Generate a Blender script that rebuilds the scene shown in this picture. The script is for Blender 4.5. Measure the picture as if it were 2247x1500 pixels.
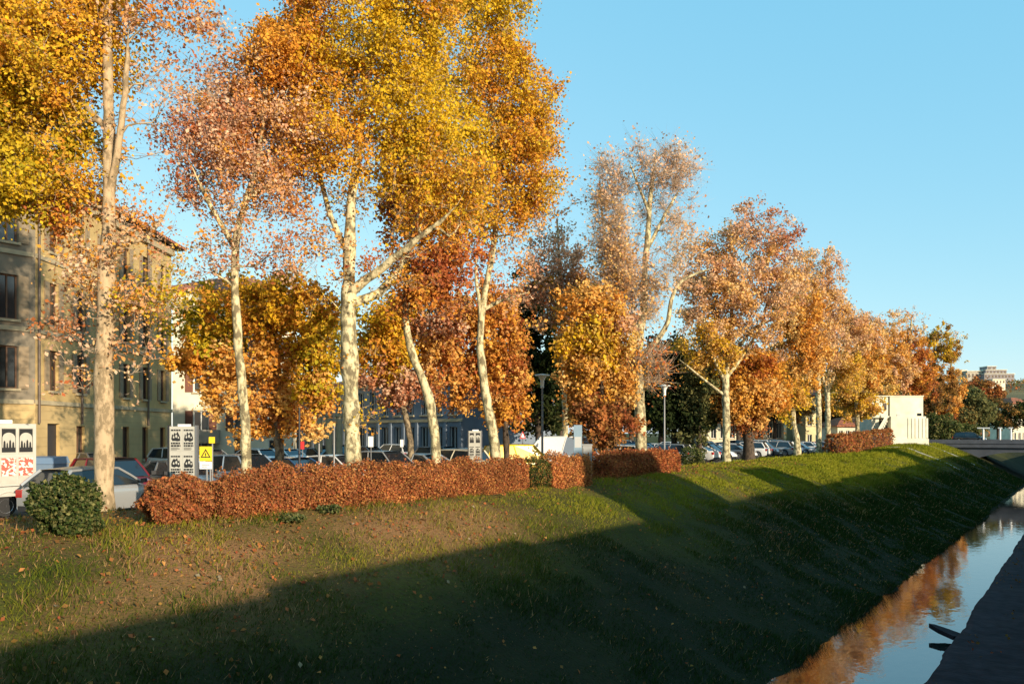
import bpy, math, random
import numpy as np
R = math.radians
rng = np.random.default_rng(7); random.seed(7)
for o in list(bpy.data.objects): bpy.data.objects.remove(o)
S = bpy.context.scene
COL = S.collection

# ------------------------------------------------------------------ camera, sky, sun, exposure
F = 1748.0; CX = 1123.5; HY = 950.0; EYE = 2.5; YAW = R(36)
cam = bpy.data.cameras.new('camera'); cam.sensor_width = 36; cam.lens = 36 * F / 2247
cam.shift_y = 200 / 2247.0; cam.clip_start = 0.1; cam.clip_end = 9000
camo = bpy.data.objects.new('camera', cam); COL.objects.link(camo)
camo.location = (0, 0, EYE); camo.rotation_euler = (R(90), 0, YAW); S.camera = camo

SUN_EL = R(14.0); SX, SY = 0.968, -0.25
sun_dir = np.array([SX * math.cos(SUN_EL), SY * math.cos(SUN_EL), math.sin(SUN_EL)]); sun_dir /= np.linalg.norm(sun_dir)
W = bpy.data.worlds.new('World'); S.world = W; W.use_nodes = True
nt = W.node_tree; nt.nodes.clear()
sky = nt.nodes.new('ShaderNodeTexSky'); sky.sky_type = 'NISHITA'; sky.sun_disc = False
sky.sun_elevation = SUN_EL; sky.sun_rotation = math.atan2(SX, SY); sky.altitude = 50
sky.air_density = 1.0; sky.dust_density = 0.55; sky.ozone_density = 1.6
hsv = nt.nodes.new('ShaderNodeHueSaturation'); hsv.inputs['Hue'].default_value = 0.5
hsv.inputs['Saturation'].default_value = 0.92; hsv.inputs['Value'].default_value = 1.0
veil = nt.nodes.new('ShaderNodeMix'); veil.data_type = 'RGBA'; veil.inputs['Factor'].default_value = 0.5
veil.inputs['B'].default_value = (.93, 5.2, 8.5, 1)      # clear pale cyan air over the whole dome
bg = nt.nodes.new('ShaderNodeBackground'); bg.inputs['Strength'].default_value = 0.115
wo = nt.nodes.new('ShaderNodeOutputWorld')
nt.links.new(sky.outputs[0], hsv.inputs['Color']); tint = nt.nodes.new('ShaderNodeMix'); tint.data_type = 'RGBA'; tint.blend_type = 'MULTIPLY'; tint.clamp_result = False; tint.inputs['Factor'].default_value = 1.0; tint.inputs['B'].default_value = (1.8, 1.25, .7, 1)
nt.links.new(hsv.outputs[0], tint.inputs['A']); nt.links.new(tint.outputs['Result'], veil.inputs['A']); nt.links.new(veil.outputs['Result'], bg.inputs[0]); nt.links.new(bg.outputs[0], wo.inputs[0])
sl = bpy.data.lights.new('sun', 'SUN'); sl.energy = 5.0; sl.angle = R(0.5); sl.color = (1.0, 0.85, 0.64)
so = bpy.data.objects.new('sun', sl); COL.objects.link(so)
from mathutils import Vector
so.rotation_euler = Vector(sun_dir.tolist()).to_track_quat('Z', 'Y').to_euler(); so.location = (40, -10, 40)
S.view_settings.view_transform = 'Standard'; S.view_settings.look = 'None'
S.view_settings.exposure = 0.58; S.view_settings.gamma = 1.0
S.render.engine = 'CYCLES'
S.cycles.max_bounces = 5; S.cycles.diffuse_bounces = 2; S.cycles.transparent_max_bounces = 4

# ------------------------------------------------------------------ mapping between photograph directions and places
AX = np.array([-math.sin(YAW), math.cos(YAW), 0.0]); RT = np.array([math.cos(YAW), math.sin(YAW), 0.0]); UP = np.array([0, 0, 1.0])
def at(x, y, Z): return AX * Z + RT * ((x - CX) / F * Z) + UP * (EYE + (HY - y) / F * Z)
def depth_at(x, L):                       # depth of the place at lateral distance L from the camera along view column x
    return L / (math.sin(YAW) - (x - CX) / F * math.cos(YAW))
def onL(x, L, z=0.0):
    Z = depth_at(x, L); p = at(x, HY, Z); p[2] = z; return p

# ------------------------------------------------------------------ numeric helpers
def vnoise(x, y, seed=0):
    xi = np.floor(x).astype(np.int64); yi = np.floor(y).astype(np.int64); xf = x - xi; yf = y - yi
    def h(a, b):
        n = (a * 374761393 + b * 668265263 + seed * 1442695041) & 0x7fffffff
        n = ((n ^ (n >> 13)) * 1274126177) & 0x7fffffff
        return ((n ^ (n >> 16)) & 0xffff) / 65535.0
    u = xf * xf * (3 - 2 * xf); v = yf * yf * (3 - 2 * yf)
    return (h(xi, yi) * (1 - u) + h(xi + 1, yi) * u) * (1 - v) + (h(xi, yi + 1) * (1 - u) + h(xi + 1, yi + 1) * u) * v - 0.5
def sstep(a, b, x):
    t = np.clip((x - a) / (b - a), 0, 1); return t * t * (3 - 2 * t)
def zground(L, d):
    L = np.asarray(L, float); d = np.asarray(d, float)
    crest = 0.4 + 0.65 * sstep(82, 108, d)
    toe = 6.25 + 0.35 * vnoise(d * 0.35, d * 0 + 3.3, 5) + 0.35 * vnoise(d * 1.7, d * 0 + 1.3, 6)
    t = np.clip((L - toe) / (17.2 - toe), 0, 1)
    prof = -4.15 + (crest + 4.15) * (0.86 * t + 0.14 * sstep(0, 1, t) + 0.07 * np.sin(t * math.pi) * t)
    z = np.where(L < toe, -4.15 - 0.8 * sstep(0, 0.5, toe - L), prof)
    z = np.where(L > 17.2, crest + (0 - crest) * sstep(21.2, 22.7, L) * (1 - sstep(90, 100, d) * 0.0), z)
    z = z + np.where((L > 5.5) & (L < 23.5), 0.10 * vnoise(L * 0.8, d * 0.5, 1) + 0.06 * vnoise(L * 2.4, d * 2.1, 2), 0)
    z = np.where(L <= 0.5, np.where(L <= 0.1, 0.9, -4.8), z)
    return z

# ------------------------------------------------------------------ materials
def nodes(name):
    m = bpy.data.materials.new(name); m.use_nodes = True; t = m.node_tree; b = t.nodes['Principled BSDF']; return m, t, b
def mk(name, col, rough=0.7, metal=0.0, var=0.0, scale=6.0, bump=0.0, bscale=30.0, spec=None, col2=None):
    m, t, b = nodes(name)
    b.inputs['Roughness'].default_value = rough; b.inputs['Metallic'].default_value = metal
    if spec is not None: b.inputs['Specular IOR Level'].default_value = spec
    c = (*col, 1)
    if var > 0 or col2:
        tc = t.nodes.new('ShaderNodeTexCoord'); n = t.nodes.new('ShaderNodeTexNoise'); n.inputs['Scale'].default_value = scale; n.inputs['Detail'].default_value = 6
        r = t.nodes.new('ShaderNodeValToRGB'); r.color_ramp.elements[0].position = 0.32; r.color_ramp.elements[1].position = 0.68
        a = col2 if col2 else tuple(x * (1 - var) for x in col); e = col if col2 else tuple(min(1, x * (1 + var)) for x in col)
        r.color_ramp.elements[0].color = (*a, 1); r.color_ramp.elements[1].color = (*e, 1)
        t.links.new(tc.outputs['Object'], n.inputs['Vector']); t.links.new(n.outputs['Fac'], r.inputs['Fac']); t.links.new(r.outputs['Color'], b.inputs['Base Color'])
    else: b.inputs['Base Color'].default_value = c
    if bump > 0:
        tc = t.nodes.new('ShaderNodeTexCoord'); n = t.nodes.new('ShaderNodeTexNoise'); n.inputs['Scale'].default_value = bscale; n.inputs['Detail'].default_value = 5
        bp = t.nodes.new('ShaderNodeBump'); bp.inputs['Strength'].default_value = bump; bp.inputs['Distance'].default_value = 0.03
        t.links.new(tc.outputs['Object'], n.inputs['Vector']); t.links.new(n.outputs['Fac'], bp.inputs['Height']); t.links.new(bp.outputs['Normal'], b.inputs['Normal'])
    return m
def leaf_material(name, trans=0.35):
    m = bpy.data.materials.new(name); m.use_nodes = True; t = m.node_tree; t.nodes.clear()
    a = t.nodes.new('ShaderNodeAttribute'); a.attribute_name = 'leafcol'
    d = t.nodes.new('ShaderNodeBsdfDiffuse'); tr = t.nodes.new('ShaderNodeBsdfTranslucent'); mx = t.nodes.new('ShaderNodeMixShader'); mx.inputs[0].default_value = trans
    o = t.nodes.new('ShaderNodeOutputMaterial')
    t.links.new(a.outputs['Color'], d.inputs['Color']); t.links.new(a.outputs['Color'], tr.inputs['Color'])
    t.links.new(d.outputs[0], mx.inputs[1]); t.links.new(tr.outputs[0], mx.inputs[2]); t.links.new(mx.outputs[0], o.inputs[0])
    return m
M = {}
M['leaf'] = leaf_material('leaves', 0.38)
M['grass_blade'] = leaf_material('grass_blades', 0.2)
def bark(name, c1, c2, c3, sc=3.0):
    m, t, b = nodes(name); b.inputs['Roughness'].default_value = 0.85; b.inputs['Specular IOR Level'].default_value = 0.2
    tc = t.nodes.new('ShaderNodeTexCoord'); mp = t.nodes.new('ShaderNodeMapping'); mp.inputs['Scale'].default_value = (1, 1, 0.55)
    v = t.nodes.new('ShaderNodeTexNoise'); v.inputs['Scale'].default_value = sc * 1.5; v.inputs['Detail'].default_value = 4; v.inputs['Roughness'].default_value = 0.65
    r = t.nodes.new('ShaderNodeValToRGB'); r.color_ramp.interpolation = 'EASE'
    e = r.color_ramp.elements; e[0].position = 0.42; e[0].color = (*c3, 1); e[1].position = 0.50; e[1].color = (*c2, 1); n = e.new(0.56); n.color = (*c1, 1)
    t.links.new(tc.outputs['Object'], mp.inputs['Vector']); t.links.new(mp.outputs[0], v.inputs['Vector']); t.links.new(v.outputs['Fac'], r.inputs['Fac']); t.links.new(r.outputs['Color'], b.inputs['Base Color'])
    bp = t.nodes.new('ShaderNodeBump'); bp.inputs['Strength'].default_value = 0.4; bp.inputs['Distance'].default_value = 0.04
    t.links.new(v.outputs['Fac'], bp.inputs['Height']); t.links.new(bp.outputs['Normal'], b.inputs['Normal'])
    return m
M['plane_bark'] = bark('plane_tree_bark', (0.58, 0.49, 0.29), (0.37, 0.31, 0.17), (0.16, 0.13, 0.075))
M['pale_twig'] = mk('pale_twigs', (.42, .30, .20), .85, var=.2)
M['tan_bark'] = bark('tan_bark', (.44, .32, .19), (.36, .26, .15), (.22, .16, .09))
M['grey_bark'] = bark('grey_bark', (0.27, 0.21, 0.13), (0.19, 0.145, 0.09), (0.09, 0.07, 0.045), 5)
M['dark_bark'] = bark('dark_bark', (0.09, 0.065, 0.045), (0.07, 0.05, 0.035), (0.04, 0.03, 0.02), 5)
M['hedge_twig'] = mk('hedge_twigs', (0.06, 0.028, 0.018), 0.9, var=0.3)
M['green_twig'] = mk('shrub_twigs', (0.02, 0.02, 0.01), 0.9, var=0.3)

# ------------------------------------------------------------------ object helpers
def mesh_np(name, V, faces_flat, loop_starts, loop_tot, mat, parent=None, base=(0, 0, 0), colors=None, smooth=False, mat_idx=None):
    me = bpy.data.meshes.new(name)
    V = (np.asarray(V, np.float32) - np.asarray(base, np.float32)).astype(np.float32)
    me.vertices.add(len(V)); me.vertices.foreach_set('co', V.ravel())
    me.loops.add(len(faces_flat)); me.loops.foreach_set('vertex_index', np.asarray(faces_flat, np.int32))
    me.polygons.add(len(loop_starts)); me.polygons.foreach_set('loop_start', np.asarray(loop_starts, np.int32))
    if smooth: me.polygons.foreach_set('use_smooth', np.ones(len(loop_starts), bool))
    if mat_idx is not None: me.polygons.foreach_set('material_index', np.asarray(mat_idx, np.int32))
    me.update(calc_edges=True)
    if colors is not None:
        ca = me.attributes.new('leafcol', 'FLOAT_COLOR', 'POINT')
        c4 = np.ones((len(V), 4), np.float32); c4[:, :3] = colors; ca.data.foreach_set('color', c4.ravel())
    for m in (mat if isinstance(mat, (list, tuple)) else [mat]): me.materials.append(m)
    o = bpy.data.objects.new(name, me); COL.objects.link(o)
    if parent: o.parent = parent
    return o
def tag(o, label=None, cat=None, group=None, kind=None):
    if label: o['label'] = label
    if cat: o['category'] = cat
    if group: o['group'] = group
    if kind: o['kind'] = kind
    return o
def thing(name, label, cat, loc=(0, 0, 0), rotz=0.0, group=None):
    o = bpy.data.objects.new(name, None); o.empty_display_size = 0.2; COL.objects.link(o)
    o.location = tuple(float(v) for v in loc); o.rotation_euler = (0, 0, rotz); return tag(o, label, cat, group)
def copy_tree(o, parent=None):
    c = o.copy(); COL.objects.link(c); c.parent = parent
    for ch in list(o.children): copy_tree(ch, c)
    return c
class MB:
    def __init__(s): s.v = []; s.f = []; s.mi = []
    def add(s, vs, fs, mi=0):
        n = len(s.v); s.v += [tuple(float(c) for c in v) for v in vs]; s.f += [tuple(i + n for i in f) for f in fs]; s.mi += [mi] * len(fs); return s
    def box(s, x0, x1, y0, y1, z0, z1, mi=0):
        return s.add([(x0, y0, z0), (x1, y0, z0), (x1, y1, z0), (x0, y1, z0), (x0, y0, z1), (x1, y0, z1), (x1, y1, z1), (x0, y1, z1)],
                     [(0, 3, 2, 1), (4, 5, 6, 7), (0, 1, 5, 4), (1, 2, 6, 5), (2, 3, 7, 6), (3, 0, 4, 7)], mi)
    def obox(s, o, u, v, w, mi=0):         # box from corner o along three vectors
        o, u, v, w = map(np.asarray, (o, u, v, w)); P = [o, o + u, o + u + v, o + v, o + w, o + u + w, o + u + v + w, o + v + w]
        return s.add(P, [(0, 3, 2, 1), (4, 5, 6, 7), (0, 1, 5, 4), (1, 2, 6, 5), (2, 3, 7, 6), (3, 0, 4, 7)], mi)
    def quad(s, a, b, c, d, mi=0): return s.add([a, b, c, d], [(0, 1, 2, 3)], mi)
    def poly(s, pts, mi=0): return s.add(pts, [tuple(range(len(pts)))], mi)
    def tube(s, P, r, n=8, mi=0, cap=True):
        P = np.asarray(P, float); r = np.broadcast_to(np.asarray(r, float), (len(P),)); V, Fc = tube_np(P, r, n)
        fs = [tuple(f) for f in Fc]; nn = len(P)
        if cap: fs += [tuple(range(n - 1, -1, -1)), tuple(range((nn - 1) * n, nn * n))]
        return s.add(V, fs, mi)
    def lathe(s, c, axis, prof, n=20, mi=0):    # prof: (radius, offset along axis)
        c = np.asarray(c, float); ax = np.asarray(axis, float); ax /= np.linalg.norm(ax)
        t = np.array([0, 0, 1.0]) if abs(ax[2]) < 0.9 else np.array([1.0, 0, 0]); e1 = np.cross(ax, t); e1 /= np.linalg.norm(e1); e2 = np.cross(ax, e1)
        vs = []; fs = []
        for (r, h) in prof:
            for k in range(n):
                a = 2 * math.pi * k / n; vs.append(c + ax * h + (e1 * math.cos(a) + e2 * math.sin(a)) * r)
        for i in range(len(prof) - 1):
            for k in range(n):
                k2 = (k + 1) % n; fs.append((i * n + k, i * n + k2, (i + 1) * n + k2, (i + 1) * n + k))
        fs.append(tuple(range(n - 1, -1, -1))); m = (len(prof) - 1) * n; fs.append(tuple(range(m, m + n)))
        return s.add(vs, fs, mi)
    def build(s, name, mat, parent=None, base=(0, 0, 0), smooth=None):
        me = bpy.data.meshes.new(name); b = np.asarray(base, float)
        me.from_pydata([(v[0] - b[0], v[1] - b[1], v[2] - b[2]) for v in s.v], [], s.f)
        for m in (mat if isinstance(mat, (list, tuple)) else [mat]): me.materials.append(m)
        me.polygons.foreach_set('material_index', s.mi)
        if smooth:
            me.polygons.foreach_set('use_smooth', [True] * len(s.f)); me.update(); me.set_sharp_from_angle(angle=R(smooth))
        me.update(); o = bpy.data.objects.new(name, me); COL.objects.link(o)
        if parent: o.parent = parent
        return o
def tube_np(P, r, n):
    T = np.gradient(P, axis=0); T /= np.linalg.norm(T, axis=1)[:, None] + 1e-9
    ref = np.where(np.abs(T[:, 2:3]) > 0.92, np.array([[1.0, 0, 0]]), np.array([[0, 0, 1.0]]))
    if np.any(np.abs(T[:, 2]) > 0.92): ref = np.broadcast_to(np.array([[1.0, 0.13, 0]]), T.shape)
    e1 = np.cross(T, ref); e1 /= np.linalg.norm(e1, axis=1)[:, None] + 1e-9; e2 = np.cross(T, e1)
    a = np.arange(n) * 2 * math.pi / n
    V = P[:, None, :] + (e1[:, None, :] * np.cos(a)[None, :, None] + e2[:, None, :] * np.sin(a)[None, :, None]) * r[:, None, None]
    i = np.arange(len(P) - 1)[:, None] * n; k = np.arange(n)[None, :]; k2 = (k + 1) % n
    Fc = np.stack([i + k, i + k2, i + n + k2, i + n + k], -1).reshape(-1, 4)
    return V.reshape(-1, 3), Fc

# ------------------------------------------------------------------ foliage
PAL = {'Y': [(.76, .49, .03), (.68, .40, .02), (.58, .42, .04)], 'G': [(.46, .38, .03), (.60, .40, .03), (.30, .28, .03)],
       'O': [(.72, .32, .05), (.62, .23, .04), (.76, .41, .06)], 'P': [(.72, .47, .30), (.60, .30, .17), (.78, .56, .37)], 'A': [(.78, .46, .13), (.70, .36, .09), (.82, .54, .20)],
       'R': [(.46, .14, .05), (.38, .10, .045), (.52, .20, .06)], 'B': [(.30, .15, .05), (.36, .20, .05), (.24, .12, .05)],
       'D': [(.035, .050, .018), (.05, .065, .02), (.025, .035, .015)], 'E': [(.19, .18, .07), (.22, .20, .07), (.13, .15, .06)],
       'H': [(.38, .155, .06), (.30, .11, .05), (.46, .22, .08), (.22, .09, .04)], 'K': [(.62, .25, .08), (.64, .31, .09), (.50, .16, .06)],
       'S': [(.05, .075, .02), (.07, .10, .025), (.10, .11, .03), (.035, .055, .02)]}
def pal_cols(keys, n, r):
    """n base colours from a mix such as 'YO'"""
    ks = r.integers(0, len(keys), n); out = np.zeros((n, 3))
    for j, k in enumerate(keys):
        P = np.array(PAL[k]); m = ks == j; out[m] = P[r.integers(0, len(P), m.sum())]
    return out
LIGHT = sun_dir * np.array([1, 1, .6])      # foliage faces the side the light comes from
def leaf_quads(C, size, cols, r, up=0.35, aspect=0.8):
    """folded four-corner leaves at points C"""
    n = len(C); N = r.normal(size=(n, 3)); N[:, 2] += up; N += LIGHT[None] * .55; N /= np.linalg.norm(N, axis=1)[:, None]
    A = r.normal(size=(n, 3)); A -= (A * N).sum(1)[:, None] * N; A /= np.linalg.norm(A, axis=1)[:, None]; B = np.cross(N, A)
    s = (size * r.uniform(0.45, 1.4, n))[:, None] if np.ndim(size) == 0 else (size * r.uniform(0.45, 1.4, n))[:, None]
    fold = N * s * 0.16
    V = np.empty((n, 4, 3)); V[:, 0] = C - A * s * 0.55; V[:, 1] = C + B * s * 0.5 * aspect + fold; V[:, 2] = C + A * s * 0.55; V[:, 3] = C - B * s * 0.5 * aspect + fold
    return V.reshape(-1, 3), np.repeat(cols, 4, axis=0)
def leaf_object(name, C, size, cols, parent, base, mat, r, up=0.35):
    V, c = leaf_quads(C, size, cols, r, up); n = len(C)
    # two triangles per leaf, folded along the midrib
    i = np.arange(n)[:, None] * 4; Fc = (i + np.array([[0, 1, 2, 0, 2, 3]])).ravel()
    ls = np.arange(2 * n) * 3
    return mesh_np(name, V, Fc, ls, None, mat, parent, base, c)

def grow_tree(name, label, x0, Z, trunk, blobs, leaves, limbs=(), leaf=0.15, clump=0.95, twigs=5, tw_len=0.8, bark_m='plane_bark', seed=1,
              base_z=None, cat='tree', group=None, dscale=0.85, tip=0.010, clumps=None, trunk_lean=0.0, per=100, leafup=0.35, scat=0.16):
    r = np.random.default_rng(seed); k = Z / F
    if Z > 60: leaves = int(leaves * 2.0); per = 75; blobs = [(b[0], b[1], b[2] * 1.18, b[3] * 1.12) + tuple(b[4:]) for b in blobs]
    elif Z > 39: leaves = int(leaves * 1.3)
    b0 = at(x0, HY, Z); L = -b0[0]; d = b0[1]
    bz = float(zground(L, d)) if base_z is None else base_z
    base = np.array([b0[0], b0[1], bz])
    root = thing(name, label, cat, base, 0, group)
    def P(x, y, dep=0.0): return at(x, y, Z) + AX * dep
    # --- skeleton
    pos = []; par = []; rad_fix = []; paths = []
    def add_path(pts, par0, rads):
        idx = [] if par0 < 0 else [par0]
        for p_, r_ in zip(pts, rads):
            pos.append(p_); par.append(idx[-1] if idx else -1); rad_fix.append(r_); idx.append(len(pos) - 1)
        paths.append(idx); return idx
    def spline(pts, rads, step):
        pts = np.asarray(pts, float); rads = np.asarray(rads, float); seg = np.linalg.norm(np.diff(pts, axis=0), axis=1); t = np.concatenate([[0], np.cumsum(seg)])
        n = max(2, int(t[-1] / step) + 1); u = np.linspace(0, t[-1], n)
        Q = np.stack([np.interp(u, t, pts[:, j]) for j in range(3)], 1); q = np.interp(u, t, rads)
        if n > 4:
            for _ in range(2): Q[1:-1] = 0.25 * Q[:-2] + 0.5 * Q[1:-1] + 0.25 * Q[2:]
        Q[1:] += r.normal(size=(n - 1, 3)) * 0.012
        return Q, q
    tp = [P(x, y, trunk_lean * i) for i, (x, y, w) in enumerate(trunk)]; tr = [w * k / 2 for (_, _, w) in trunk]
    foot = np.array([tp[0][0], tp[0][1], bz - 0.15])
    tp[0][2] = bz + 0.7 if tp[0][2] < bz + 0.7 else tp[0][2]
    Q, q = spline([foot] + tp, [tr[0] * 1.35] + tr, 0.45)
    tidx = add_path(Q, -1, q)
    for lm in limbs:
        dep = lm[0]; pts = [P(x, y, dep * i / (len(lm) - 1)) for i, (x, y, w) in enumerate(lm[1:])]; rr = [w * k / 2 for (_, _, w) in lm[1:]]
        A = np.array(pos); j = int(np.argmin(np.linalg.norm(A - pts[0], axis=1)))
        Q, q = spline([pos[j]] + pts[1:], rr, 0.4); q[-1] *= .25; q[-2] *= .5; add_path(Q[1:], j, q[1:])
    # --- clump centres inside the crown volumes
    wts = np.array([b[2] * b[3] * b[4] for b in blobs]); wts /= wts.sum()
    ncl = clumps or max(24, leaves // per)
    cs = []; ck = []; cd = []
    for b, w in zip(blobs, wts):
        n = max(3, int(round(ncl * w))); x, y, rx, ry, den, pk = b[:6]; dep = b[6] if len(b) > 6 else r.uniform(-0.35, 0.35) * rx * k
        u = r.normal(size=(n, 3)); u /= np.linalg.norm(u, axis=1)[:, None]; u *= (r.uniform(0.08, 1, n) ** 0.5 * np.where(r.uniform(0, 1, n) < .16, r.uniform(1.05, 1.32, n), 1))[:, None]
        c0 = P(x, y, dep); rd = dscale * 0.5 * (rx + ry) * k
        c = c0 + RT * (u[:, 0:1] * rx * k) + UP * (u[:, 2:3] * ry * k) + AX * (u[:, 1:2] * rd)
        cs.append(c); ck += [pk] * n; cd += [den] * n
    Cc = np.concatenate(cs); ck = np.array(ck); cd = np.array(cd)
    keep = Cc[:, 2] > bz + 0.5; Cc = Cc[keep]; ck = ck[keep]; cd = cd[keep]
    A = np.array(pos); dist0 = np.array([np.min(np.linalg.norm(A - c, axis=1)) for c in Cc]); order = np.argsort(dist0)
    Cc = Cc[order]; ck = ck[order]; cd = cd[order]
    buf = np.empty((200000, 3)); buf[:len(pos)] = A; nb = len(pos); npt = len(tidx); low_lim = int(npt * 0.25)
    hub = np.array(foot)
    for c in Cc:
        D = c - buf[:nb]; dist = np.linalg.norm(D, axis=1); drop = np.maximum(0, 0.25 * dist - D[:, 2])
        cost = dist + 1.3 * drop; cost[:low_lim] += 2.0
        j = int(np.argmin(cost)); p0 = buf[j]; ln = np.linalg.norm(c - p0)
        n = max(2, int(ln / 0.42) + 1)
        pj = par[j]; dr = (p0 - buf[pj]) if pj >= 0 else UP; dr = dr / (np.linalg.norm(dr) + 1e-6)
        ctl = p0 + 0.5 * ln * (0.45 * dr + 0.35 * UP + 0.5 * (c - p0) / (ln + 1e-6)) / 1.1
        t = np.linspace(0, 1, n + 1)[1:, None]; Q = (1 - t) ** 2 * p0 + 2 * t * (1 - t) * ctl + t * t * c
        Q += r.normal(size=Q.shape) * 0.035 * min(1, ln)
        add_path(Q, j, [0] * n); buf[nb:nb + n] = Q; nb += n
    pos_a = np.array(pos); par_a = np.array(par)
    cnt = np.zeros(len(pos)); 
    for p_ in paths: cnt[p_[-1]] += 1
    for i in range(len(pos) - 1, 0, -1):
        if par_a[i] >= 0: cnt[par_a[i]] += cnt[i]
    rad = tip * np.maximum(cnt, 1) ** 0.47
    rf = np.array(rad_fix); rad = np.where(rf > 0, rf, rad)
    for i in range(1, len(pos)):
        if rf[i] == 0 and rad[i] > 0.8 * rad[par_a[i]]: rad[i] = 0.8 * rad[par_a[i]]
    # --- bark meshes
    def bark_mesh(pl, nm, sides):
        Vs = []; Fs = []; off = 0
        for idx in pl:
            pts = pos_a[idx]; rr = rad[idx].copy()
            if pl is not paths[:1]: rr[0] = min(rr[0], rr[1] * 1.3)
            n = sides(rr[0]); 
            if nm == 'trunk': rr = rr * (1 + 0.07 * r.normal(size=len(rr)))
            V, Fc = tube_np(pts, np.maximum(rr, 0.004), n); Vs.append(V); Fs.append(Fc + off); off += len(V)
        V = np.concatenate(Vs); Fc = np.concatenate(Fs)
        return mesh_np(nm, V, Fc.ravel(), np.arange(len(Fc)) * 4, None, M[bark_m], root, base, smooth=True)
    bark_mesh(paths[:1], 'trunk', lambda a: 14)
    if len(paths) > 1: tag(bark_mesh(paths[1:], 'branches', lambda a: 8 if a > 0.06 else (5 if a > 0.025 else 3)), kind='stuff')
    # --- twigs, then leaves along them
    nC = len(Cc); nt_ = twigs * nC; src = np.repeat(np.arange(nC), twigs)
    axis_xy = pos_a[0][:2]; out = Cc[src] - np.array([axis_xy[0], axis_xy[1], 0]); out[:, 2] = 0; out /= np.linalg.norm(out, axis=1)[:, None] + 1e-6
    dv = r.normal(size=(nt_, 3)) + out * 0.35 + UP * 0.35; dv /= np.linalg.norm(dv, axis=1)[:, None]
    tl = clump * tw_len * r.uniform(0.5, 1.35, nt_); p0 = Cc[src] + r.normal(size=(nt_, 3)) * 0.06; p1 = p0 + dv * tl[:, None]
    e1 = np.cross(dv, r.normal(size=(nt_, 3))); e1 /= np.linalg.norm(e1, axis=1)[:, None]; e2 = np.cross(dv, e1); tw = tip * 0.85
    V = np.empty((nt_, 4, 3)); V[:, 0] = p0 + e1 * tw; V[:, 1] = p0 - 0.5 * e1 * tw + 0.87 * e2 * tw; V[:, 2] = p0 - 0.5 * e1 * tw - 0.87 * e2 * tw; V[:, 3] = p1
    i = np.arange(nt_)[:, None] * 4; Fc = (i + np.array([[0, 1, 3, 1, 2, 3, 2, 0, 3]])).ravel()
    tag(mesh_np('twigs', V.reshape(-1, 3), Fc, np.arange(3 * nt_) * 3, None, M['pale_twig'] if name == 'plane_tree' else M[bark_m], root, base), kind='stuff')
    if leaves > 0:
        pw = cd[src] * np.exp(r.normal(size=nC) * .55)[src]; pr = pw / pw.sum(); li = r.choice(nt_, leaves, p=pr); t = r.uniform(0.1, 1.05, leaves)[:, None]
        C = p0[li] + (p1 - p0)[li] * t + r.normal(size=(leaves, 3)) * scat
        ccol = np.zeros((nC, 3))
        for kk in np.unique(ck):
            m = ck == kk; ccol[m] = pal_cols(kk, m.sum(), r)
        lc = np.zeros((leaves, 3)); lk = ck[src[li]]
        for kk in np.unique(lk):
            m = lk == kk; lc[m] = pal_cols(kk, m.sum(), r)
        col = 0.55 * ccol[src[li]] + 0.45 * lc; col *= r.uniform(0.78, 1.18, leaves)[:, None]
        cr = leaf_object('crown', C, leaf, np.clip(col, 0, 0.9), root, base, M['leaf'], r, leafup); tag(cr, kind='stuff')
    return root

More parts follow.
